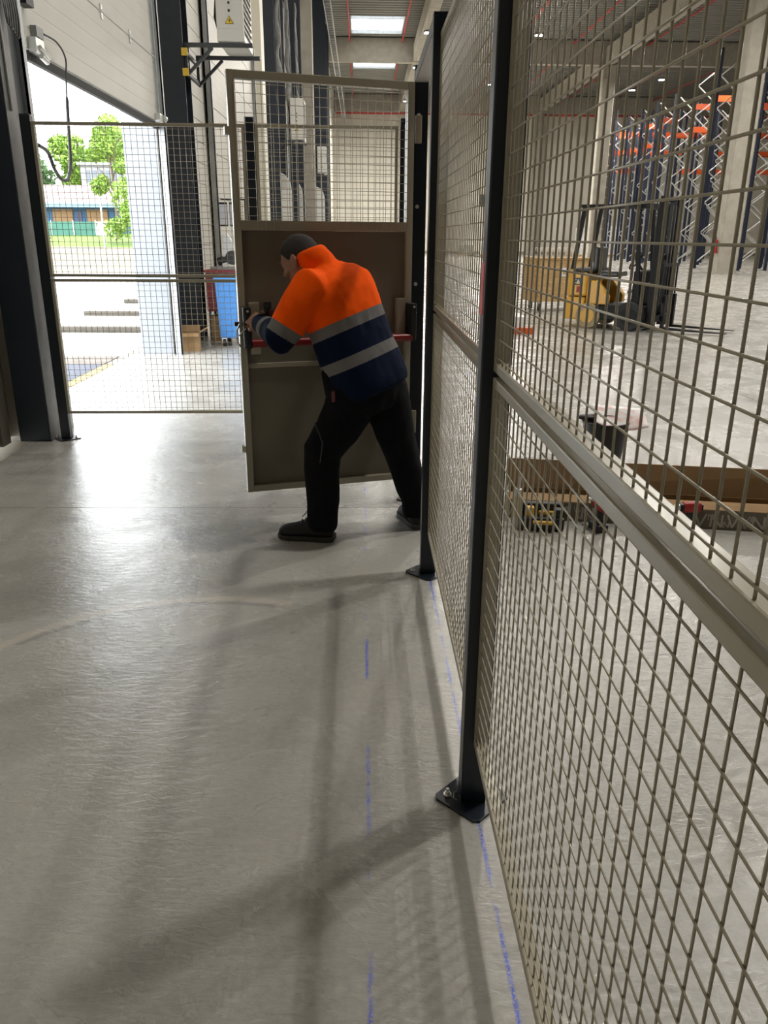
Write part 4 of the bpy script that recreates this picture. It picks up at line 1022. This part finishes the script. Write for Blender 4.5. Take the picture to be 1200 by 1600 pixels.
# wooden crate on castors with wire racks
OSB = M_wood('light_plywood', (.42, .26, .10), (.58, .38, .17))
cr_ = T('wooden_crate', 'light wooden crate trolley on black castors behind the forklift', 'crate', (4.22, 17.6, 0), .12)
w, d = 1.18, .8
for k in range(5): MB().box(-w/2+.0, w/2, -d/2, -d/2+.02, .20+k*.172, .20+k*.172+.169).build('plank', OSB, cr_)
for k in range(5): MB().box(-w/2+.0, w/2, d/2-.02, d/2, .20+k*.172, .20+k*.172+.169).build('plank', OSB, cr_)
for s in (-1, 1): MB().box(s*w/2-.012-.0*s, s*w/2+.012, -d/2+.021, d/2-.021, .20, 1.06).build('end_board', OSB, cr_)
MB().box(-w/2+.02, w/2-.02, -d/2+.021, d/2-.021, .20, .225).build('floor_board', OSB, cr_)
MB().box(-w/2-.02, w/2+.02, -d/2-.02, -d/2+.03, 1.061, 1.10).box(-w/2-.02, w/2+.02, d/2-.03, d/2+.02, 1.061, 1.10).build('top_rail', OSB, cr_, bevel=.005)
MB().box(-w/2+.07, -w/2+.11, -d/2-.015, -d/2-.0005, .21, 1.05).build('batten', OSB, cr_)
MB().box(-.05, .12, -d/2-.003, -d/2-.0005, .72, .90).build('label_sheet', mat('paper_white', (.72, .74, .80), .8), cr_)
MB().box(-.01, .075, -d/2-.0045, -d/2-.0031, .76, .85).build('label_print', mat('tan_print', (.52, .36, .16), .8), cr_)
for sx in (-1, 1):
    for sy in (-1, 1):
        c_ = MB().cyl((sx*.44-.025, sy*.3, .08), (sx*.44+.025, sy*.3, .08), .08, 18).build('castor_wheel', RUBBER, cr_, smooth='auto')
        MB().box(sx*.44-.04, sx*.44+.04, sy*.3-.04, sy*.3+.04, .18, .1995).box(sx*.44-.04, sx*.44-.03, sy*.3-.03, sy*.3+.03, .08, .18).box(sx*.44+.03, sx*.44+.04, sy*.3-.03, sy*.3+.03, .08, .18).build('castor_fork', GALV, c_)
wr0 = None
for k in range(8):
    t = T('wire_stand', 'white bent wire stand on the crate, %s from the left' % ('first', 'second', 'third', 'fourth', 'fifth', 'sixth', 'seventh', 'eighth')[k], 'stand', (0, 0, 0), 0, 'white wire stands on the crate')
    MB().tube([(-.05, -.2, 0), (-.028, -.2, .17), (.0, -.2, .19), (.028, -.2, .17), (.05, -.2, 0)], .008, 6).build('hoop', WHITEM, t, smooth=True)
    MB().tube([(-.05, .2, 0), (-.028, .2, .17), (.0, .2, .19), (.028, .2, .17), (.05, .2, 0)], .008, 6).build('hoop', WHITEM, t, smooth=True)
    MB().cyl((0, -.2, .19), (0, .2, .19), .007, 6).cyl((-.05, -.2, .004), (-.05, .2, .004), .007, 6).build('rod', WHITEM, t)
    a = .12; lx = -.42+k*.125
    t.location = (4.22+lx*math.cos(a), 17.6+lx*math.sin(a), 1.102); t.rotation_euler = (0, 0, a)
bd = MB().box(-.60, .60, -.41, .41, 1.1, 1.1).mesh('x', OSB)
MB().box(-w/2-.02, w/2+.02, -d/2+.03, d/2-.03, 1.07, 1.098).build('top_board', OSB, cr_)

# orange beams and white boards lying on the hall floor
o = MB().box(0, .75, 0, .10, .0, .10).box(.0, .05, -.05, 0, 0, .16).build('rack_beam', ORANGE, bevel=.006); o.location = (2.05, 12.9, 0); o.rotation_euler = (0, 0, .1)
tag(o, 'short orange rack beam lying on the hall floor', 'rack beam')
for k in range(6):
    o = MB().box(0, .30, 0, .8, 0, .038).build('board', WHITEM, bevel=.004); o.location = (2.45+.006*(k % 2), 13.35, k*.04)
    tag(o, 'white board in the low stack behind the orange beam, '+('bottom one', 'second from the bottom', 'third from the bottom', 'third from the top', 'second from the top', 'top one')[k], 'board', 'stack of white boards')

# pallet racks: rows running away from the camera, frames with zigzag bracing, beams only at the top
BRC = mat('zinc_brace', (.62, .62, .60), .35, .6)
def rack_proto(H):
    t = T('pallet_rack_frame', None, 'rack')
    for x in (0, 1.1):
        MB().box(x-.075, x+.075, -.06, .06, .006, H).build('upright', RACKBLUE, t)
        MB().box(x-.09, x+.09, -.09, .09, 0, .006).build('foot_plate', RACKBLUE, t)
    z = .35; k = 0
    while z+.75 < H:
        a, c = ((.08, 1.02) if k % 2 == 0 else (1.02, .08))
        MB().bar((a, -.01 if k % 2 else .01, z), (c, -.01 if k % 2 else .01, z+.75), .05, .07, up=(0, 1, 0)).build('brace', BRC, t)
        z += .75; k += 1
    return t
RP = {}
def place_rack(x, y, H, label):
    if H not in RP: RP[H] = rack_proto(H); t = RP[H]; t.location = (x, y, 0)
    else: t = dup(RP[H], (x, y, 0))
    t['label'] = label; t['group'] = 'dark blue rack frames'
rows = [(18.2, [41.5+2.85*k for k in range(9)], 'left rack row'), (20.7, [41.5+2.85*k for k in range(9)], 'right rack row'), (23.1, [44+2.85*k for k in range(6)], 'third rack row')]
ordn = ['first', 'second', 'third', 'fourth', 'fifth', 'sixth', 'seventh', 'eighth', 'ninth']
for x, ys_, rn in rows:
    for k, y in enumerate(ys_): place_rack(x, y, 10.6 if k < 3 else 9.4, '%s dark blue upright frame from the front in the %s' % (ordn[k], rn))
for k, y in enumerate(rows[0][1]):
    for lv, z in enumerate((8.6, 7.4)):
        if (k*2+lv) % 3 == 2: continue
        o = MB().box(19.355, 20.645, y-.03, y+.03, z, z+.30).box(19.3505, 19.3548, y-.05, y+.05, z-.08, z+.34).box(20.6452, 20.6495, y-.05, y+.05, z-.08, z+.34).build('rack_beam', ORANGE)
        tag(o, 'orange bridging beam at the %s frame pair from the front, %s level' % (ordn[k], ('upper', 'lower')[lv]), 'rack beam', 'orange bridging beams')
# cross-aisle rack in the distance with orange decks facing us
xx0 = [19.6+2.7*k for k in range(6)]
for k, x in enumerate(xx0):
    t = T('rack_upright', 'dark blue upright of the far cross rack, %s from the left' % ordn[k], 'rack', (x, 66, 0), group='far cross rack uprights')
    MB().box(x-.06, x+.06, 65.94, 66.06, 0, 10.8).build('upright', RACKBLUE, t, world=True)
    MB().box(x-.06, x+.06, 67.0, 67.12, 0, 10.8).build('upright', RACKBLUE, t, world=True)
    for q in range(12):
        MB().bar((x, 66.07 if q % 2 else 66.99, .4+q*.8), (x, 66.99 if q % 2 else 66.07, 1.2+q*.8), .04, .04, up=(1, 0, 0)).build('brace', BRC, t, world=True)
for k in range(5):
    for lv, z in enumerate((9.0, 7.7, 6.4)):
        if (k + lv) % 4 == 3: continue
        o = MB().box(xx0[k]+.065, xx0[k+1]-.065, 65.94, 66.0, z, z+.28).box(xx0[k]+.065, xx0[k+1]-.065, 67.05, 67.1, z, z+.28).build('rack_beam', ORANGE)
        tag(o, 'orange beams of the far cross rack, %s bay from the left, %s level' % (ordn[k], ('top', 'middle', 'lowest')[lv]), 'rack beam', 'far orange rack beams')
o = MB().box(22.2, 23.6, 50.5, 50.8, .7, .95).cyl((22.4, 50.6, 0), (22.4, 50.6, .7), .06).cyl((23.4, 50.6, 0), (23.4, 50.6, .7), .06).build('rack_guard', RED); tag(o, 'low red guard rail at the foot of the racks', 'guard rail')
fx = T('fire_extinguisher', 'red fire extinguisher on the first concrete column', 'fire extinguisher', (16.06, 37.1, .9))
MB().cyl((16.06, 37.1, .9), (16.06, 37.1, 1.45), .09, 14).cyl((16.06, 37.1, 1.45), (16.06, 37.1, 1.53), .09, 14, .03).build('cylinder', RED, fx, world=True, smooth='auto')
MB().cyl((16.06, 37.1, 1.53), (16.06, 37.1, 1.60), .03, 10).tube([(16.04, 37.05, 1.57), (16.0, 36.98, 1.45), (16.0, 36.98, 1.1)], .015, 6).build('valve', BLACK, fx, world=True)
# goods far away against the end wall
o = MB().box(11.6, 12.6, 81.85, 81.94, 4.4, 5.5).build('notice_board', mat('dark_grey_sign', (.05, .05, .055), .6)); tag(o, 'dark grey notice board high on the far wall', 'sign')
for k, (x, y, c, hh, lab) in enumerate(((12.6, 70, (.30, .36, .40), 1.5, 'grey blue wrapped pallet load nearest the first post'), (11.0, 72, (.62, .62, .60), 1.4, 'white wrapped pallet load far down the hall'),
                                   (9.4, 74, (.25, .24, .20), .9, 'low dark pallet load far down the hall'), (22.5, 74, (.66, .65, .64), 2.6, 'white sheeted stack behind the crate, left one'), (19.6, 73, (.60, .59, .58), 2.4, 'white sheeted stack behind the crate, right one'))):
    t = T('pallet_load', lab, 'pallet', (x, y, 0), group='far pallet loads')
    mb = MB()
    for q in range(3): mb.box(x-.6, x+.6, y-.5+q*.45, y-.4+q*.45, 0, .1)
    for q in range(5): mb.box(x-.6+q*.27, x-.48+q*.27, y-.5, y+.5, .1, .13)
    mb.build('pallet', OSB, t, world=True)
    MB().box(x-.58, x+.58, y-.48, y+.48, .131, hh).build('wrapped_goods', mat('wrapped_goods_%d' % k, c, .35, var=.25, scale=3), t, world=True, bevel=.05)

# ================================================================ TOOLS AND CARTON BY THE FENCE
lr = math.atan2(-.255, 1.367)
lb = T('long_carton', 'long flat cardboard box with raised lid lying behind the fence', 'box', (.80, 4.11, 0), lr)
PRT = mat('printed_grey_brown_card', (.20, .165, .13), .8, var=.15, scale=30)
Lc, Dc, Hc = 2.0, .26, .105
MB().box(0, Lc, 0, .005, 0, Hc).build('front_wall', PRT, lb, label='grey brown printed front side')
MB().box(0, Lc, Dc-.005, Dc, 0, Hc).box(0, .005, .0052, Dc-.0052, 0, Hc).box(Lc-.005, Lc, .0052, Dc-.0052, 0, Hc).box(.0052, Lc-.0052, .0052, Dc-.0052, 0, .005).build('inner_walls', CARDIN, lb)
MB().add([(0, Dc, Hc), (Lc, Dc, Hc), (Lc, Dc+.03, Hc+.165), (0, Dc+.05, Hc+.155), (0, Dc+.005, Hc), (Lc, Dc+.005, Hc), (Lc, Dc+.035, Hc+.165), (0, Dc+.055, Hc+.155)],
         [(0,1,2,3),(4,7,6,5),(0,4,5,1),(1,5,6,2),(2,6,7,3),(3,7,4,0)]).build('lid', CARDIN, lb)
MB().add([(0, .003, Hc), (Lc, .003, Hc), (Lc, .10, Hc+.02), (0, .10, Hc+.012), (0, .003, Hc+.004), (Lc, .003, Hc+.004), (Lc, .10, Hc+.024), (0, .10, Hc+.016)],
         [(0,1,2,3),(4,7,6,5),(0,4,5,1),(1,5,6,2),(2,6,7,3),(3,7,4,0)]).build('front_flap', CARDIN, lb)
rr = random.Random(3); pm = MB(); x = .02
def strokes(pts, wd):
    for p, q in zip(pts, pts[1:]): pm.bar((p[0], -.0006, p[1]), (q[0], -.0006, q[1]), wd, .0008, up=(0, 1, 0))
while x < Lc-.12:
    big = rr.random() < .35; h = .07 if big else .032; z = .014+(0 if big else rr.choice([0, .04])); w_ = h*.8
    k = rr.randrange(3)
    if k == 0: strokes([(x, z), (x, z+h), (x+w_, z), (x+w_, z+h)], h*.14)
    elif k == 1: strokes([(x, z+h), (x+w_/2, z), (x+w_, z+h)], h*.14)
    else: strokes([(x, z), (x+w_/2, z+h), (x+w_, z)], h*.14)
    x += w_*(1.2 if big else .62)
pm.build('printed_pattern', mat('pale_print', (.52, .49, .45), .8), lb, label='pale angular printed marks')
MB().box(.12, .16, .06, .2, .006, .03).box(.55, 1.0, .08, .17, .006, .05).build('contents', mat('plain_grey_steel', (.2, .2, .2), .4, .7), lb)  # grey steel parts lying in the box
# bucket with paper
bk = T('bucket', 'black plastic bucket behind the long carton', 'bucket', (1.64, 5.12, 0))
rg_ = lambda r, z: [Vector((r*math.cos(2*PI*i/28), r*math.sin(2*PI*i/28), z)) for i in range(28)]
MB().loft([rg_(.115, .0), rg_(.15, .31), rg_(.158, .312), rg_(.158, .325), rg_(.145, .325), rg_(.11, .012)], cap=True).build('pail', BLACK, bk, smooth='auto')
MB().tube([(.155*math.cos(a), .155*math.sin(a)*.25-.03, .30+.06*math.sin(a)) for a in [PI*i/14 for i in range(15)]], .004, 6).build('bail', ZINC, bk, smooth=True)
MB().ell((-.10, .02, .345), .10, .05, .022, None, 14, 8).build('black_rag', BLACK, bk, smooth=True)
def sheet(name, loc, rz, w, h, bend, m, label, tilt):
    vs = []; n = 8
    for j in range(n+1):
        for i in range(n+1):
            u, v = i/n-.5, j/n-.5
            vs.append((u*w, v*h, bend*(u*u*2-.2)+.012*math.sin(5*u+3*v)))
    fs = [(j*(n+1)+i, j*(n+1)+i+1, (j+1)*(n+1)+i+1, (j+1)*(n+1)+i) for j in range(n) for i in range(n)]
    o = MB().add(vs, fs).build(name, m, smooth=True); o.location = loc; o.rotation_euler = (tilt, .08, rz)
    s_ = o.modifiers.new('t', 'SOLIDIFY'); s_.thickness = .002
    tag(o, label, 'paper'); return o
def paper_mat():
    m = bpy.data.materials.new('pink_printed_paper'); m.use_nodes = True; n, l = nodes(m); b_ = n['Principled BSDF']
    tc = n.new('ShaderNodeTexCoord'); nz = n.new('ShaderNodeTexNoise'); nz.inputs['Scale'].default_value = 22; nz.inputs['Detail'].default_value = 3
    l.new(tc.outputs['Object'], nz.inputs['Vector']); cr = n.new('ShaderNodeValToRGB'); e = cr.color_ramp.elements
    e[0].position = .46; e[0].color = (.74, .72, .70, 1); e[1].position = .62; e[1].color = (.72, .42, .40, 1)
    l.new(nz.outputs[0], cr.inputs[0]); l.new(cr.outputs[0], b_.inputs['Base Color']); b_.inputs['Roughness'].default_value = .5
    return m
sheet('printed_bag', (1.72, 5.10, .352), -.08, .34, .24, .05, paper_mat(), 'white and pink printed paper bag lying over the bucket', .42)
# small toolbox
YT = mat('tool_yellow', (.75, .42, .02), .4)
tb = T('tool_case', 'small black tool case with yellow handle on the floor behind the fence', 'tool case', (.965, 3.93, 0), -.12)
MB().box(-.115, .115, -.05, .07, 0, .075).build('tray', BLACK, tb, bevel=.012)
MB().box(-.112, .112, .02, .072, .0752, .135).build('back', BLACK, tb, bevel=.012)
MB().cyl((-.05, -.058, .052), (.06, -.058, .052), .011, 10).box(-.052, -.036, -.058, -.048, .045, .06).box(.046, .062, -.058, -.048, .045, .06).build('handle', YT, tb, smooth='auto', label='yellow grip')
MB().box(-.09, -.045, -.03, .015, .0755, .125).box(-.02, .06, -.01, .012, .0755, .10).build('yellow_tool', YT, tb, bevel=.006)
for x in (-.01, .05): MB().cyl((x, -.025, .076), (x+.012, -.02, .115), .005, 8).build('steel_bit', ZINC, tb)
MB().box(.065, .11, -.04, .015, .0755, .12).build('battery', BLACK, tb, bevel=.006)
# sealant cartridges
for k, (x, y, h, r, lab) in enumerate(((.835, 3.955, .30, .022, 'tall white sealant cartridge standing beside the tool case'), (.795, 4.06, .24, .014, 'short white sealant nozzle tube standing against the long carton'))):
    t = T('sealant_cartridge', lab, 'cartridge', (x, y, 0), group='white sealant tubes')
    MB().cyl((0, 0, 0), (0, 0, h*.72), r, 16).build('tube', WHITEM, t, smooth='auto', bevel=.002)
    MB().cyl((0, 0, h*.72), (0, 0, h*.78), r*.4, 12).cyl((0, 0, h*.78), (.012, 0, h), r*.38, 12, r*.15).build('nozzle', WHITEM, t, smooth='auto')
    MB().cyl((0, 0, h*.2), (0, 0, h*.6), r+.0006, 16, cap=False).build('wrapper', mat('cream_label', (.62, .55, .36), .6), t, smooth=True)
# cordless drills
TR_ = mat('tool_red', (.42, .02, .02), .4)
def drill(loc, rz, label):
    t = T('cordless_drill', label, 'drill', loc, rz, 'red cordless drills')
    MB().box(-.06, .06, -.04, .04, 0, .05).build('battery', BLACK, t, bevel=.008)
    MB().loft([ring(Vector((.012, 0, .045)), .028, .020, Vector((1, 0, 0)), Vector((0, 1, 0)), 14, 2.6), ring(Vector((.004, 0, .10)), .024, .018, Vector((1, 0, 0)), Vector((0, 1, 0)), 14, 2.6), ring(Vector((.004, 0, .15)), .030, .02, Vector((1, 0, 0)), Vector((0, 1, 0)), 14, 2.6)]).build('grip', BLACK, t, smooth='auto')
    MB().loft([ring(Vector((.062, 0, .17)), .022, .028, Vector((0, 1, 0)), Vector((0, 0, 1)), 16, 2.4), ring(Vector((.055, 0, .17)), .030, .036, Vector((0, 1, 0)), Vector((0, 0, 1)), 16, 2.4),
               ring(Vector((-.03, 0, .172)), .030, .036, Vector((0, 1, 0)), Vector((0, 0, 1)), 16, 2.4), ring(Vector((-.05, 0, .172)), .026, .030, Vector((0, 1, 0)), Vector((0, 0, 1)), 16, 2.4)]).build('motor_housing', TR_, t, smooth='auto')
    MB().cyl((-.05, 0, .172), (-.075, 0, .172), .026, 16).build('torque_collar', BLACK, t, smooth='auto')
    MB().cyl((-.075, 0, .172), (-.11, 0, .172), .022, 14, .014).build('chuck', ZINC, t, smooth='auto')
    MB().cyl((-.11, 0, .172), (-.18, 0, .172), .004, 8).build('bit', ZINC, t)
    MB().box(.063, .075, -.02, .02, .15, .19).build('end_vent', BLACK, t, bevel=.004)
    MB().prism_y([(-.02, .12), (-.006, .12), (-.008, .142), (-.022, .142)], -.007, .007).build('trigger', TR_, t)
    t.scale = (.84, .84, .84)
    return t
drill((1.735, 3.86, -.0), .05, 'red cordless drill with silver chuck pointing left at the carton end'); 
d2 = drill((1.265, 3.90, 0), -1.35, 'red cordless drill seen end on in front of the long carton')
